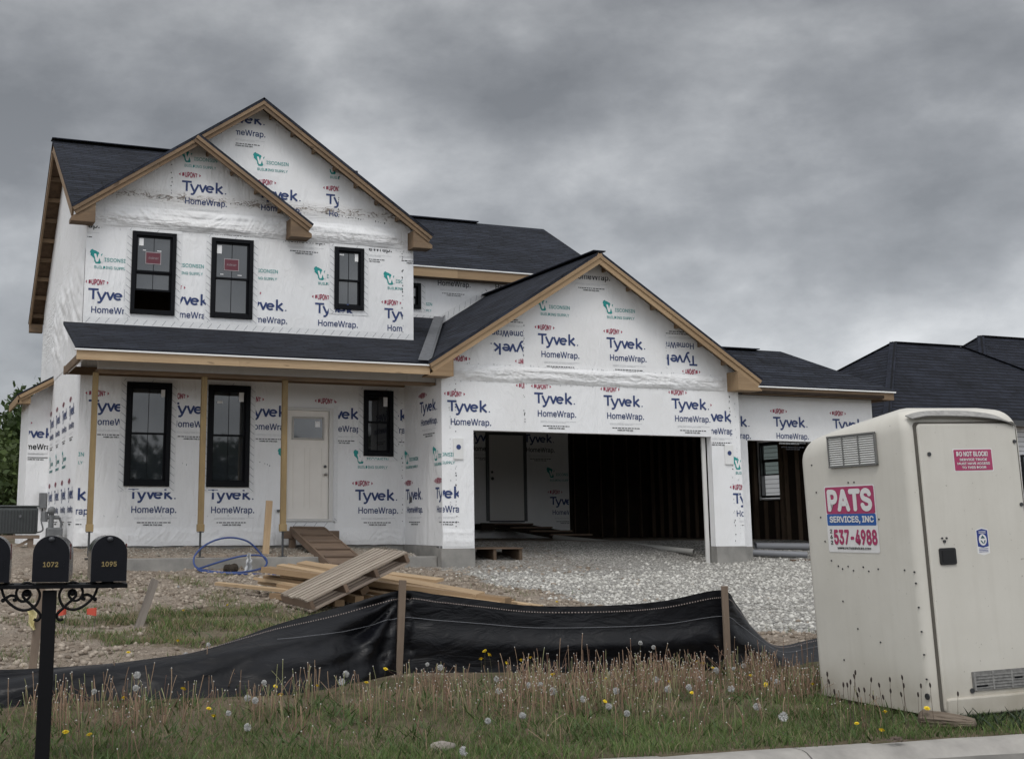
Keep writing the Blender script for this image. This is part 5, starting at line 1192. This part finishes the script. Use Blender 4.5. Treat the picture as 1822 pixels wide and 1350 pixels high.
for k in range(4):
    r_ = random.Random(k); mb = MB(); R0 = .019+.004*k/3
    for ring, (rad, zz_, n) in enumerate(((R0, .002, 20), (R0*.78, .006, 16), (R0*.5, .009, 11), (R0*.22, .011, 6))):
        for i in range(n):
            a = 2*math.pi*(i+r_.random()*.5)/n; d = Vector((math.cos(a), math.sin(a), 0)); s = Vector((-d.y, d.x, 0))*.0032
            b0 = Vector((0, 0, zz_*.6)); e = d*rad*(.85+.3*r_.random())+Vector((0, 0, zz_+.004*r_.random())); mb.poly([b0-s*.4, e-s, e+s, b0+s*.4]); mb.poly([b0+s*.4, e+s, e-s-Vector((0, 0, .002)), b0-s*.4])
    mb.ball((0, 0, -.004), .007, 8, 5); FLV.append(mb.mesh('flower_head', [YEL]))
    mb = MB(); R0 = .024+.004*k
    for i in range(230):
        d = Vector((r_.gauss(0, 1), r_.gauss(0, 1), r_.gauss(0, 1)))
        if d.length < .1: continue
        d.normalize()
        if k == 3 and d.x > .3 and d.z > -.2: continue
        e = d*R0*(.82+.2*r_.random()); s = d.orthogonal().normalized()*.0024; q = d.cross(s); tq = math.cos(r_.random()*6); s2 = (s*tq+q*math.sqrt(max(0, 1-tq*tq))); mb.poly([d*.004-s2*.12, e-s2, e+s2])
        mb.poly([e-s2*1.2, e+q*1.2, e+s2*1.2])
    mb.ball((0, 0, 0), .007, 8, 5); PFV.append(mb.mesh('seed_head', [PUF]))
STV = []
for k in range(5):
    mb, tip = stem_mesh(1.0, (.0, .12, -.15, .25, -.08)[k]); STV.append((mb.mesh('stem', [STEM]), tip))
def dandelion(P, kind, lab, grp, i):
    x, y, z = P; g = gz(x, y)-.01; h = max(.06, z-g)
    o = bpy.data.objects.new('dandelion' if kind == 'y' else 'dandelion_clock', None); COL.objects.link(o); tag(o, lab, 'flower' if kind == 'y' else 'seed head', grp); o.empty_display_size = .05
    me, tip = STV[i % 5]; rz_ = (i*2.399) % 6.28; ox, oy = tip[0]*h*1.0, tip[1]*h*1.0
    dx, dy = ox*math.cos(rz_)-oy*math.sin(rz_), ox*math.sin(rz_)+oy*math.cos(rz_)
    o.location = (x-dx, y-dy, g); o.rotation_euler = (0, 0, rz_)
    s = bpy.data.objects.new('stem', me); COL.objects.link(s); s.parent = o; s.scale = (h, h, h); s.scale[0] = h; 
    hd = bpy.data.objects.new('flower_head' if kind == 'y' else 'seed_head', (FLV if kind == 'y' else PFV)[i % 4]); COL.objects.link(hd); hd.parent = o; hd.location = (ox, oy, h)
    hd.rotation_euler = (random.uniform(-.5, .5)+(.35 if kind == 'y' else 0), random.uniform(-.5, .5), i); q = random.uniform(.68, .95); hd.scale = (q, q, q)
for i, P in enumerate(FL_YE):
    nr = P[1] < 7.6 and P[0] > 5.5
    dandelion(P, 'y', 'yellow dandelion at the foot of the portable toilet' if nr else ('yellow dandelion in the weeds near the mailbox post' if P[0] < 2.0 else 'yellow dandelion standing in the weeds before the black fabric'), 'dandelions by the portable toilet' if nr else ('dandelions by the mailboxes' if P[0] < 2.0 else 'dandelions along the fabric fence'), i)
for i, P in enumerate(FL_YB): dandelion(P, 'y', 'yellow dandelion in the dirt beyond the black fabric', 'dandelions beyond the fabric fence', i)
for i, P in enumerate(FL_WH): dandelion(P, 'w', 'white dandelion clock in the weeds near the mailbox post' if P[0] < 2.15 else 'white dandelion clock in the weeds before the black fabric', 'dandelion clocks by the mailboxes' if P[0] < 2.15 else 'dandelion clocks along the fabric fence', i)
for i, P in enumerate(FL_WB): dandelion(P, 'w', 'white dandelion clock beyond the black fabric', 'dandelion clocks beyond the fabric fence', i)
# plantain stalks before the toilet
mb, tip = stem_mesh(1.0, .06, .005)
PSM = mb.mesh('stalk', [simple('plantain_stalk', (.085, .060, .045), .8)]); mb = MB(); mb.ball((0, 0, 0), .011, 7, 6, sq=(.62, .62, 1.7)); PHM = mb.mesh('seed_spike', [simple('plantain_seed', (.030, .021, .018), .9)])
for i, (x, y, z) in enumerate(FL_PL):
    y += random.uniform(-.06, .05); g = gz(x, y)-.01; h = z-g; rz_ = random.uniform(2, 4.5)
    o = bpy.data.objects.new('plantain_stalk', None); COL.objects.link(o); o.rotation_euler = (random.uniform(-.1, .1), random.uniform(-.22, .05), 0); o.location = (x+random.uniform(.0, .08), y, g)
    tag(o, 'dark brown seed stalk standing against the side of the portable toilet', 'weed stalk', 'seed stalks by the portable toilet')
    s = bpy.data.objects.new('stalk', PSM); COL.objects.link(s); s.parent = o; s.scale = (h, h, h)
    hd = bpy.data.objects.new('seed_spike', PHM); COL.objects.link(hd); hd.parent = o; hd.location = (.06*h, .024*h, h)

def mesh_np(name, V, F, mat, colattr=None, kind='stuff', label=None, smooth=False):
    me = bpy.data.meshes.new(name); nf, k = F.shape
    me.vertices.add(len(V)); me.vertices.foreach_set('co', V.astype(np.float32).ravel())
    me.loops.add(nf*k); me.loops.foreach_set('vertex_index', F.astype(np.int32).ravel())
    me.polygons.add(nf); me.polygons.foreach_set('loop_start', np.arange(0, nf*k, k, dtype=np.int32)); me.polygons.foreach_set('loop_total', np.full(nf, k, np.int32))
    me.update(calc_edges=True)
    if colattr is not None:
        a = me.color_attributes.new('tint', 'FLOAT_COLOR', 'POINT'); a.data.foreach_set('color', np.c_[colattr, np.ones(len(V))].astype(np.float32).ravel())
    if smooth: me.polygons.foreach_set('use_smooth', np.ones(nf, bool))
    me.materials.append(mat); o = bpy.data.objects.new(name, me); COL.objects.link(o)
    if kind: o['kind'] = kind
    if label: o['label'] = label
    return o
def tint_mat(name, rough=.7, sub=.0, spec=.3):
    m, t, p = base_mat(name); p.inputs['Roughness'].default_value = rough; p.inputs['Specular IOR Level'].default_value = spec
    a = NN(t, 'ShaderNodeAttribute', attribute_name='tint'); t.links.new(a.outputs['Color'], p.inputs['Base Color'])
    if sub:
        tr = NN(t, 'ShaderNodeBsdfTranslucent'); t.links.new(a.outputs['Color'], tr.inputs[0]); mx = NN(t, 'ShaderNodeMixShader', inp={0: sub}); o = t.nodes['Material Output']
        t.links.new(p.outputs[0], mx.inputs[1]); t.links.new(tr.outputs[0], mx.inputs[2]); t.links.new(mx.outputs[0], o.inputs[0])
    return m
def blades(pts, hts, wds, cols, lean=.5, curl=.6, seg=3):
    """tapered curved blades; returns vertices, quads, colours"""
    n = len(pts); az = rng.random(n)*2*np.pi; le = rng.random(n)*lean; fa = rng.random(n)*2*np.pi
    d = np.c_[np.cos(az), np.sin(az), np.zeros(n)]; s = np.c_[np.cos(fa), np.sin(fa), np.zeros(n)]
    V = np.zeros((n, (seg+1)*2, 3)); C = np.zeros((n, (seg+1)*2, 3)); cu = rng.random(n)*curl
    for k in range(seg+1):
        f = k/seg; off = d*(hts*(le*f+cu*f*f))[:, None]; up = hts*(f-.25*cu*f*f)
        w_ = wds*(1-f**1.6*.92)/2
        c_ = pts+off; c_[:, 2] += up
        V[:, 2*k] = c_-s*w_[:, None]; V[:, 2*k+1] = c_+s*w_[:, None]
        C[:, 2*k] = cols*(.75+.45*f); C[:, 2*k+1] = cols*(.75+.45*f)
    base = (np.arange(n)*(seg+1)*2)[:, None]; F = []
    for k in range(seg): F.append(np.c_[base+2*k, base+2*k+1, base+2*k+3, base+2*k+2])
    return V.reshape(-1, 3), np.concatenate(F), C.reshape(-1, 3)
GRASSM = tint_mat('grass_blades', .6, .3)
def scatter(n, x0, x1, y0, y1, dens):
    P = []
    while len(P) < n:
        x, y = random.uniform(x0, x1), random.uniform(y0, y1)
        if random.random() < dens(x, y): P.append((x, y, gz(x, y)-.006))
    return np.array(P)
def clump(x, y, s=2.2, o=0): return .5+.5*mnoise.noise(Vector((x*s, y*s, o)))
def gcol(P, dry):
    n = len(P); k = rng.random(n)[:, None]; gcl = np.array([clump(x, y, 1.6, 8) for x, y, _ in P])[:, None]
    c = np.array([.075, .125, .036])*(1-k)+np.array([.145, .205, .066])*k
    c = c*(.7+.7*gcl); isd = rng.random(n) < dry; c[isd] = np.array([.30, .24, .15])*(.6+.6*rng.random((isd.sum(), 1))); return c
def in_view(x, y, m=.6):      # keeps the near verge dense only where the picture can reach
    return -.2-m < x < 8.6
def vd(x, y):
    cy = curb_y(x)
    if y < cy+.015: return 0
    under = 6.95 < x < 8.1 and y > 7.5 and y < 8.8
    yy = y-cy; band = 1-.74*sstep(.6, 1.6, yy+.9*(clump(x, y, 1.3, 3)-.5)); band *= 1-sstep(9.3, 10.2, y)
    return 0 if under else max(.0, band*(.35+.8*clump(x, y, 2.6, 1)))
P = scatter(42000, -1.5, 9.2, 6.7, 10.2, vd); n = len(P)
h_ = (.030+.062*rng.random(n))*np.array([.45+1.0*clump(x, y, 1.3, 5) for x, y, _ in P])
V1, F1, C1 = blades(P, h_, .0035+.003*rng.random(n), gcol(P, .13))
P = scatter(9000, .8, 5.6, 11.6, 17.2, lambda x, y: max(0, grass_amt(x, y)-.15)*max(0, clump(x, y, 2.2, 6)-.38)*3); n = len(P)
h_ = (.03+.075*rng.random(n))*np.array([.4+1.0*clump(x, y, 1.7, 5) for x, y, _ in P])
V2, F2, C2 = blades(P, h_, .006+.006*rng.random(n), gcol(P, .42))
P = scatter(7500, -1.5, 10, 10.8, 20.6, lambda x, y: max(0, clump(x, y, 1.4, 12)-.56)*3*(1-gravel_amt(x, y))*(.35+.65*(x < 5.5))); n = len(P)
V3, F3, C3 = blades(P, .04+.07*rng.random(n), .004+.004*rng.random(n), gcol(P, .5))
P = scatter(11000, -1.2, 8.6, 6.9, 10.3, lambda x, y: (0 if y < curb_y(x)+.12 or (6.95 < x and 7.5 < y < 8.8) else 1)*(.25+.75*sstep(.5, 1.5, y-curb_y(x)))*clump(x, y, 1.6, 77)); n = len(P)
k = rng.random((n, 1)); V4, F4, C4 = blades(P, .012+.022*rng.random(n), .0025+.002*rng.random(n), np.array([.33, .27, .18])*(1-k)+np.array([.16, .12, .085])*k, 5.0, 1.5)
b1 = len(V1); b2 = b1+len(V2); b3 = b2+len(V3)
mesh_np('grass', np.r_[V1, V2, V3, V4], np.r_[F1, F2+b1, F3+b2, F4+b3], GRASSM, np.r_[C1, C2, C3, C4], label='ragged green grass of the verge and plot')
# broad weed leaves
LEAFM = tint_mat('weed_leaves', .5, .25)
P = scatter(2600, -.5, 8.6, 6.8, 10.3, lambda x, y: (0 if y < curb_y(x)+.04 or (6.95 < x and 7.5 < y < 8.8) else 1)*max(.06, (clump(x, y, 1.9, 21)-.35)*1.8)); n = len(P)
c_ = np.array([.050, .080, .026])+rng.random((n, 1))*np.array([.04, .06, .02])
Va, Fa, Ca = blades(P, .05+.07*rng.random(n), .008+.012*rng.random(n), c_, 1.1, .9, 4)
P = scatter(220, 1.4, 5.0, 12, 16.6, lambda x, y: max(0, grass_amt(x, y)-.2)); n = len(P)
Vb, Fb, Cb = blades(P, .05+.07*rng.random(n), .010+.012*rng.random(n), np.array([.06, .095, .03])+rng.random((n, 1))*.04, 1.1, .9, 4)
P = scatter(420, 7.0, 8.3, 7.05, 7.5, lambda x, y: y > curb_y(x)+.08); n = len(P)
Vc, Fc, Cc = blades(P, .06+.07*rng.random(n), .014+.014*rng.random(n), np.array([.022, .040, .016])+rng.random((n, 1))*.02, .9, .9, 4)
mesh_np('weed_leaves', np.r_[Va, Vb, Vc], np.r_[Fa, Fb+len(Va), Fc+len(Va)+len(Vb)], LEAFM, np.r_[Ca, Cb, Cc], label='low broad leaves among the grass')
# bare dry stalks, far past counting
STKM = tint_mat('dry_stalks', .75)
def stalks(n, dens, h0, h1):
    V, F, C = [], [], []
    P = scatter(n, -.5, 8.6, 6.9, 10.35, dens); b0 = 0
    for x, y, z in P:
        h = random.uniform(h0, h1)*(.6+.6*clump(x, y, 1.2, 4))*(1.45 if random.random() < .09 else 1); az = random.random()*6.28; le = random.gauss(0, .16); cu = random.gauss(0, .13)
        if random.random() < .13: le *= 5; cu *= 5; c_b = 1
        k_ = random.random(); c = np.array([.38, .27, .18])*(1-k_)+np.array([.185, .105, .078])*k_
        if random.random() < .25: c = np.array([.27, .27, .14])
        r = random.uniform(.0019, .0038); pts = []
        for f in (0, .3, .6, .85, 1.0): o_ = h*(le*f+cu*f*f); pts.append((x+math.cos(az)*o_, y+math.sin(az)*o_, z+h*f*(1-.35*min(1, abs(le+cu)*f))))
        for i, p_ in enumerate(pts):
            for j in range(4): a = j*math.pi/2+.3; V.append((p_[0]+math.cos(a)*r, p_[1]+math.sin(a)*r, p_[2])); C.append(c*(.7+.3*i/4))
        for i in range(4):
            for j in range(4): F.append((b0+i*4+j, b0+i*4+(j+1) % 4, b0+i*4+4+(j+1) % 4, b0+i*4+4+j))
        b0 += 20
        if random.random() < .75:      # bare white receptacle on the tip
            q = pts[-1]; rr = random.uniform(.0035, .006); cw = np.array([.50, .48, .44]) if random.random() < .7 else np.array([.10, .08, .06])
            for dz, s in ((-rr, .35), (0, 1), (rr*.8, .5)):
                for j in range(4): a = j*math.pi/2; V.append((q[0]+math.cos(a)*rr*s, q[1]+math.sin(a)*rr*s, q[2]+dz)); C.append(cw)
            for i in range(2):
                for j in range(4): F.append((b0+i*4+j, b0+i*4+(j+1) % 4, b0+i*4+4+(j+1) % 4, b0+i*4+4+j))
            F.append((b0+8, b0+9, b0+10, b0+11)); b0 += 12
    return np.array(V), np.array(F), np.array(C)
def sd_(x, y):
    if y < curb_y(x)+.35 or (6.8 < x and 7.3 < y < 8.8): return 0
    a = sstep(8.2, 9.1, y)*(1-sstep(9.7, 10.2, y))
    dn = .06+.9*sstep(3.2, 4.6, x)+.55*math.exp(-((x-1.35)/.35)**2)+.5*math.exp(-((x-2.45)/.12)**2)+.5*math.exp(-((x-3.1)/.18)**2)
    dn *= 1-.85*sstep(6.9, 7.4, x)*sstep(9.0, 9.5, y)
    return min(1, (a+.10)*dn*max(0.03, clump(x, y, 2.6, 30)*2.4-.85))
V, F, C = stalks(2500, sd_, .10, .30)
mesh_np('dry_stalks', V, F, STKM, C, label='bare dry dandelion stalks crowding the verge')

# ---------------------------------------------------------------- stones
def stones(name, P, r0, r1, mat, cols, label, flat=.65):
    n = len(P)
    B_ = np.array([(1, 0, 0), (-1, 0, 0), (0, 1, 0), (0, -1, 0), (0, 0, 1), (0, 0, -1), (.62, .62, .5), (-.62, .62, -.45), (-.6, -.6, .5), (.6, -.62, -.4)], float)
    TF = None
    hull = bmesh.new()
    for q in B_: hull.verts.new(q)
    bmesh.ops.convex_hull(hull, input=hull.verts); hull.verts.index_update(); bmesh.ops.triangulate(hull, faces=hull.faces)
    TF = np.array([[v.index for v in f.verts] for f in hull.faces]); B2 = np.array([v.co[:] for v in hull.verts]); hull.free(); nv = len(B2)
    J = B2[None]*(1+.35*(rng.random((n, nv, 1))-.5)) + .22*(rng.random((n, nv, 3))-.5)
    rr = (r0+(r1-r0)*rng.random(n)**2.2)[:, None, None]; J = J*rr*np.array([1, .8, flat]); a = rng.random(n)*6.28; ca, sa = np.cos(a)[:, None], np.sin(a)[:, None]
    til = (rng.random(n)-.5)[:, None]*1.2
    y1, z1 = J[..., 1]*np.cos(til)-J[..., 2]*np.sin(til), J[..., 1]*np.sin(til)+J[..., 2]*np.cos(til)
    x_, y_ = J[..., 0]*ca-y1*sa, J[..., 0]*sa+y1*ca
    V = np.stack([x_+P[:, None, 0], y_+P[:, None, 1], z1+P[:, None, 2]+rr[..., 0]*.25], -1)
    F = (TF[None]+(np.arange(n)*nv)[:, None, None]).reshape(-1, 3)
    C = np.repeat(cols[:, None], nv, 1)
    return mesh_np(name, V.reshape(-1, 3), F, mat, C.reshape(-1, 3), label=label)
STM = tint_mat('stones', .9, 0, .2)
P = scatter(21000, 7.5, 18.5, 12.2, 22.6, lambda x, y: (gravel_amt(x, y)**1.4)*(1-.8*sstep(18.9, 20.4, y+.5*(clump(x, y, 1.2, 55)-.5))*(1-sstep(11.5, 14.2, x)))*(0 if (x < 9.0 and y > 20.9) else 1)*(1 if y < 21.6 else .4)*(.35 if 8.8 < x < 14.5 and y > 20.6 else 1)); n = len(P)
k = rng.random((n, 1)); cols = np.array([.24, .23, .21])*(1-k)+np.array([.63, .615, .57])*k
stones('gravel', P, .012, .046, STM, cols, 'white crushed stone spread over the drive')
P = scatter(15000, -1.5, 11.5, 10.6, 21.2, lambda x, y: max(.03, 1-gravel_amt(x, y)*1.3)*max(.05, 1-grass_amt(x, y)*1.3)*(.25+.9*clump(x, y, .9, 40))); n = len(P)
k = rng.random((n, 1)); cols = np.array([.15, .118, .09])*(1-k)+np.array([.40, .345, .285])*k
stones('soil_clods', P, .008, .052, STM, cols, 'broken brown clods of bare soil', .7)
P = scatter(5200, 2.8, 8.8, 21.52, 22.95, lambda x, y: 1); n = len(P)
k = rng.random((n, 1)); cols = np.array([.16, .14, .115])*(1-k)+np.array([.40, .37, .32])*k
stones('porch_pebbles', P, .008, .026, STM, cols, 'small pebbles filling the porch bed')
# pale stone, weathered log, leaf clump
mb = MB(); mb.ball((0, 0, 0), 1, 14, 9)
def rock(name, loc, s, mat, lab, cat, seed, rough=.25):
    me = mb.mesh(name, [mat], True)
    for v in me.vertices:
        c = v.co.copy(); c *= 1+rough*fbm(c.x*1.3+seed, c.y*1.3, c.z*1.3+seed, 4); v.co = Vector((c.x*s[0], c.y*s[1], c.z*s[2]))
    o = bpy.data.objects.new(name, me); COL.objects.link(o); o.location = loc; return tag(o, lab, cat)
rock('pale_stone', (3.22, 7.72, .02), (.085, .055, .035), simple('pale_stone', (.31, .275, .245), .9, (.21, .185, .165), 14, bstr=.5, bscale=30), 'pale flat stone lying in the verge grass before the fabric fence', 'stone', 2)
mb2 = MB()
def lfn(u, v):
    a = v*2*math.pi; f = u; r_ = .062*(1-.55*f**3)*(min(1, f*12)**.5)*(1 if f < .97 else max(.05, (1-f)/.03))
    c = Vector((6.74, 7.47, .045)).lerp(Vector((6.975, 7.165, .040)), f)
    rr_ = r_*(1+.22*fbm(f*1.6, math.cos(a)*2.6, math.sin(a)*2.6, 4)+.12*abs(math.sin(a*7+f*2)))
    x, y, z = axes((.235, -.305, 0)); return c+y*(rr_*math.cos(a)*1.25)+z*(rr_*math.sin(a)*.9)
mb2.grid(lfn, 34, 44); me_o = mb2.build('weathered_log', wood('log_grain', (.27, .225, .18), (.16, .125, .095), .1, .9, (.09, .07, .055)))
tag(me_o, 'split weathered chunk of wood beside the portable toilet at the kerb', 'log')
mb2 = MB()
for i in range(26):
    a = random.random()*6.28; r_ = random.random()*.06; c = Vector((6.05+r_*math.cos(a)*1.3, 6.90+r_*math.sin(a)*.7, .022+.02*random.random())); d = Vector((random.gauss(0, 1), random.gauss(0, 1), random.gauss(0, .5))).normalized(); s = d.orthogonal().normalized()
    mb2.poly([c-d*.025, c+s*.008, c+d*.03, c-s*.008])
tag(mb2.build('leaf_litter', simple('dead_leaf', (.075, .055, .042), .9, (.12, .09, .07), 30)), 'small clump of dead leaves lying on the kerb', 'leaf clump')

# ---------------------------------------------------------------- neighbour's house
nb = thing('neighbour_house', (34, 34, .6), 'neighbouring low grey house with blue-black hip roofs beyond the single garage bay', 'house')
NS_ = .52
def hip(mb, x0, x1, y0, y1, ze, s, th=.06):
    d = (y1-y0)/2; zr = ze+s*d; a, c = (x0+d, (y0+y1)/2, zr), (x1-d, (y0+y1)/2, zr)
    mb.slab([(x0, y0, ze), (x1, y0, ze), c, a], th); mb.slab([(x0, y1, ze), a, c, (x1, y1, ze)], th); mb.slab([(x0, y0, ze), a, (x0, y1, ze)], th); mb.slab([(x1, y0, ze), (x1, y1, ze), c], th)
    for p_, q in (((x0, y0, ze), a), ((x1, y0, ze), c), (a, c), ((x0, y1, ze), a)): mb.beam(Vector(p_)+Vector((0, 0, .02)), Vector(q)+Vector((0, 0, .02)),   .24, .012)
m, t, p = base_mat('grey_lap_siding'); p.inputs['Roughness'].default_value = .6
zc = NN(t, 'ShaderNodeSeparateXYZ'); t.links.new(coord(t), zc.inputs[0]); fr_ = math_n(t, 'FRACT', math_n(t, 'DIVIDE', zc.outputs[2], .15))
t.links.new(mixc(t, ramp(t, fr_, [(.0, 0.), (.10, 0.), (.16, 1.)]), (.12, .125, .13), (.56, .57, .59)), p.inputs['Base Color']); bump(t, p, fr_, .6, .02); SIDING = m
NY0, NX0 = 30.3, 27.0
NE = 4.55
mb = MB(); hip(mb, NX0, 38.6, NY0, NY0+8.6, NE, .685); mb.build('roof', SHINGN, nb)
mb = MB(); hip(mb, 33.25, 54, 32.6, 42.2, NE+.05, .80); mb.build('roof', SHINGN, nb)
mb = MB(); mb.lo((NX0+.45, NY0+.45, .4), (38.2, NY0+8.2, NE-.06)); mb.build('wall', SIDING, nb)
mb = MB(); mb.lo((38.21, 33.0, .4), (53.5, 41.8, NE-.02)); mb.build('wall', SIDING, nb)
mb = MB(); mb.lo((NX0-.02, NY0-.06, NE-.20), (38.6, NY0-.002, NE-.02)); mb.lo((NX0-.06, NY0-.06, NE-.20), (NX0-.021, NY0+8.6, NE-.02)); mb.build('gutter', DKMET, nb)
for x in (29.5, 32.5, 35.5):
    mb = MB(); mb.lo((x, NY0+.41, 1.9), (x+1.1, NY0+.448, 3.5)); wf = mb.build('window', BLACKF, nb)
    mb = MB(); mb.lo((x+.07, NY0+.40, 1.97), (x+1.03, NY0+.408, 3.43)); mb.build('pane', GLASS, wf)

# ---------------------------------------------------------------- trees beyond the plot
BARK = simple('bark', (.075, .058, .045), .95, (.045, .035, .028), 8, .1)
def tree(loc, H, rad, seed, lab, leaf, nleaf=7000, ls=.16, grp='trees beyond the plot', bare=0):
    r_ = random.Random(seed); x, y = loc; g = gz0(x, min(y, 60)); o = thing('tree', (x, y, g), lab, 'tree', grp)
    mb = MB(); tips = []
    def limb(p, d, L_, r, lev):
        pts = [p]; q = Vector(p); dd = Vector(d)
        for i in range(5): dd = (dd+Vector((r_.gauss(0, .16), r_.gauss(0, .16), r_.gauss(.03, .1)))).normalized(); q = q+dd*L_/5; pts.append(q.copy())
        mb.tube(pts, [r*(1-.6*i/5) for i in range(6)], 6 if lev else 8)
        if lev >= 3: tips.extend(pts[2:]); return
        if lev >= 1: tips.extend(pts[3:])
        for k in range(r_.randint(3, 5)):
            i = r_.randint(2, 5); a = r_.random()*6.28; sp = r_.uniform(.5, 1.1); nd = (dd+Vector((math.cos(a)*sp, math.sin(a)*sp, r_.uniform(-.1, .5)))).normalized(); limb(pts[i], nd, L_*r_.uniform(.55, .8), r*.5, lev+1)
    limb(Vector((x, y, g-.1)), Vector((r_.gauss(0, .1), r_.gauss(0, .1), 1)), H*.42, H*.028, 0)
    mb.build('trunk', BARK, o)
    n = nleaf; T_ = np.array([tuple(tips[r_.randrange(len(tips))]) for _ in range(n)]); P = T_+rng.normal(0, rad*.15, (n, 3))
    P[:, 2] = np.maximum(P[:, 2], g+.3); d = rng.normal(0, 1, (n, 3)); d /= np.linalg.norm(d, axis=1)[:, None]; e = np.cross(d, rng.normal(0, 1, (n, 3))); e /= np.linalg.norm(e, axis=1)[:, None]
    L2 = (ls*(.5+.8*rng.random(n)))[:, None]; V = np.stack([P-d*L2, P+e*L2*.55, P+d*L2, P-e*L2*.55], 1).reshape(-1, 3); F = np.arange(n*4).reshape(-1, 4)
    k = rng.random((n, 1)); c = np.array(leaf)*(.55+.9*k)
    cr = mesh_np('crown', V, F, bpy.data.materials.get('tree_leaves') or tint_mat('tree_leaves', .6, .35), np.repeat(c, 4, 0), kind=None); cr.parent = o; cr.matrix_parent_inverse = Matrix.Translation(o.location).inverted()
G1, G2, G3 = (.075, .105, .034), (.060, .092, .032), (.095, .125, .042)
tree((1.7, 44), 7.6, 3.0, 3, 'dark leafy tree between the house corner and the picture edge', G1, 9000, .15)
tree((3.5, 50), 6.6, 2.6, 5, 'fuller green tree half hidden behind the house corner', G2, 7000, .15)
tree((-3.5, 46), 7.5, 3.4, 8, 'taller tree out past the air conditioner', G1, 8000, .16)
tree((-9, 52), 8, 3.6, 11, 'broad tree furthest along the back of the plot', G3, 7000, .17)
def bush(loc, h, seed, lab, leaf):
    x, y = loc; g = gz0(x, min(y, 60)); o = thing('bush', (x, y, g), lab, 'bush', 'bushes below the trees'); mb = MB()
    r_ = random.Random(seed); tips = []
    for i in range(16):
        a = r_.random()*6.28; e = Vector((x+math.cos(a)*h*.8*r_.random(), y+math.sin(a)*h*.6*r_.random(), g+h*(.35+.65*r_.random()))); mb.tube([(x, y, g), Vector((x, y, g)).lerp(e, .5)+Vector((0, 0, .2)), e], [.03, .02, .008], 5); tips.append(e)
    mb.build('stems', BARK, o); n = 3500
    T_ = np.array([tuple(tips[r_.randrange(16)]) for _ in range(n)]); P = T_+rng.normal(0, h*.2, (n, 3)); P[:, 2] = np.maximum(P[:, 2], g+.05)
    d = rng.normal(0, 1, (n, 3)); d /= np.linalg.norm(d, axis=1)[:, None]; e = np.cross(d, rng.normal(0, 1, (n, 3))); e /= np.linalg.norm(e, axis=1)[:, None]; L2 = (.12*(.5+.8*rng.random(n)))[:, None]
    V = np.stack([P-d*L2, P+e*L2*.55, P+d*L2, P-e*L2*.55], 1).reshape(-1, 3); c = np.array(leaf)*(.55+.9*rng.random((n, 1)))
    cr = mesh_np('foliage', V, np.arange(n*4).reshape(-1, 4), bpy.data.materials['tree_leaves'], np.repeat(c, 4, 0), kind=None); cr.parent = o; cr.matrix_parent_inverse = Matrix.Translation(o.location).inverted()
for i, (x, y, h) in enumerate(((.6, 38, 1.9), (2.3, 40, 2.2), (-2.2, 38, 2.0), (3.4, 43, 2.0))):
    bush((x, y), h, 40+i, ('low green bush behind the condenser', 'bushy shrub tight behind the side bay of the house', 'shrub out past the condenser', 'shrub at the base of the fuller tree')[i], (G2, G1, G3, G2)[i])

# ---------------------------------------------------------------- the wood across the road, which the lower panes mirror
n = 16000; cx_ = rng.random(n)*70-25; blob = np.array([fbm(x*.12, 3.3, 1, 3) for x in cx_]); top = np.maximum(1.5, 5.2+5.5*blob)
zt = rng.random(n)**.7*top; P = np.c_[cx_, -32+rng.normal(0, 2.2, n), zt+.2+rng.normal(0, .4, n)]
d = rng.normal(0, 1, (n, 3)); d /= np.linalg.norm(d, axis=1)[:, None]; e = np.cross(d, rng.normal(0, 1, (n, 3))); e /= np.linalg.norm(e, axis=1)[:, None]; L2 = (.38*(.5+.8*rng.random(n)))[:, None]
V = np.stack([P-d*L2, P+e*L2*.6, P+d*L2, P-e*L2*.6], 1).reshape(-1, 3)
mesh_np('woodland', V, np.arange(n*4).reshape(-1, 4), bpy.data.materials['tree_leaves'], np.repeat(np.array([.045, .060, .022])*(.5+.9*rng.random((n, 1))), 4, 0), label='leafy wood across the road mirrored in the lower windows')
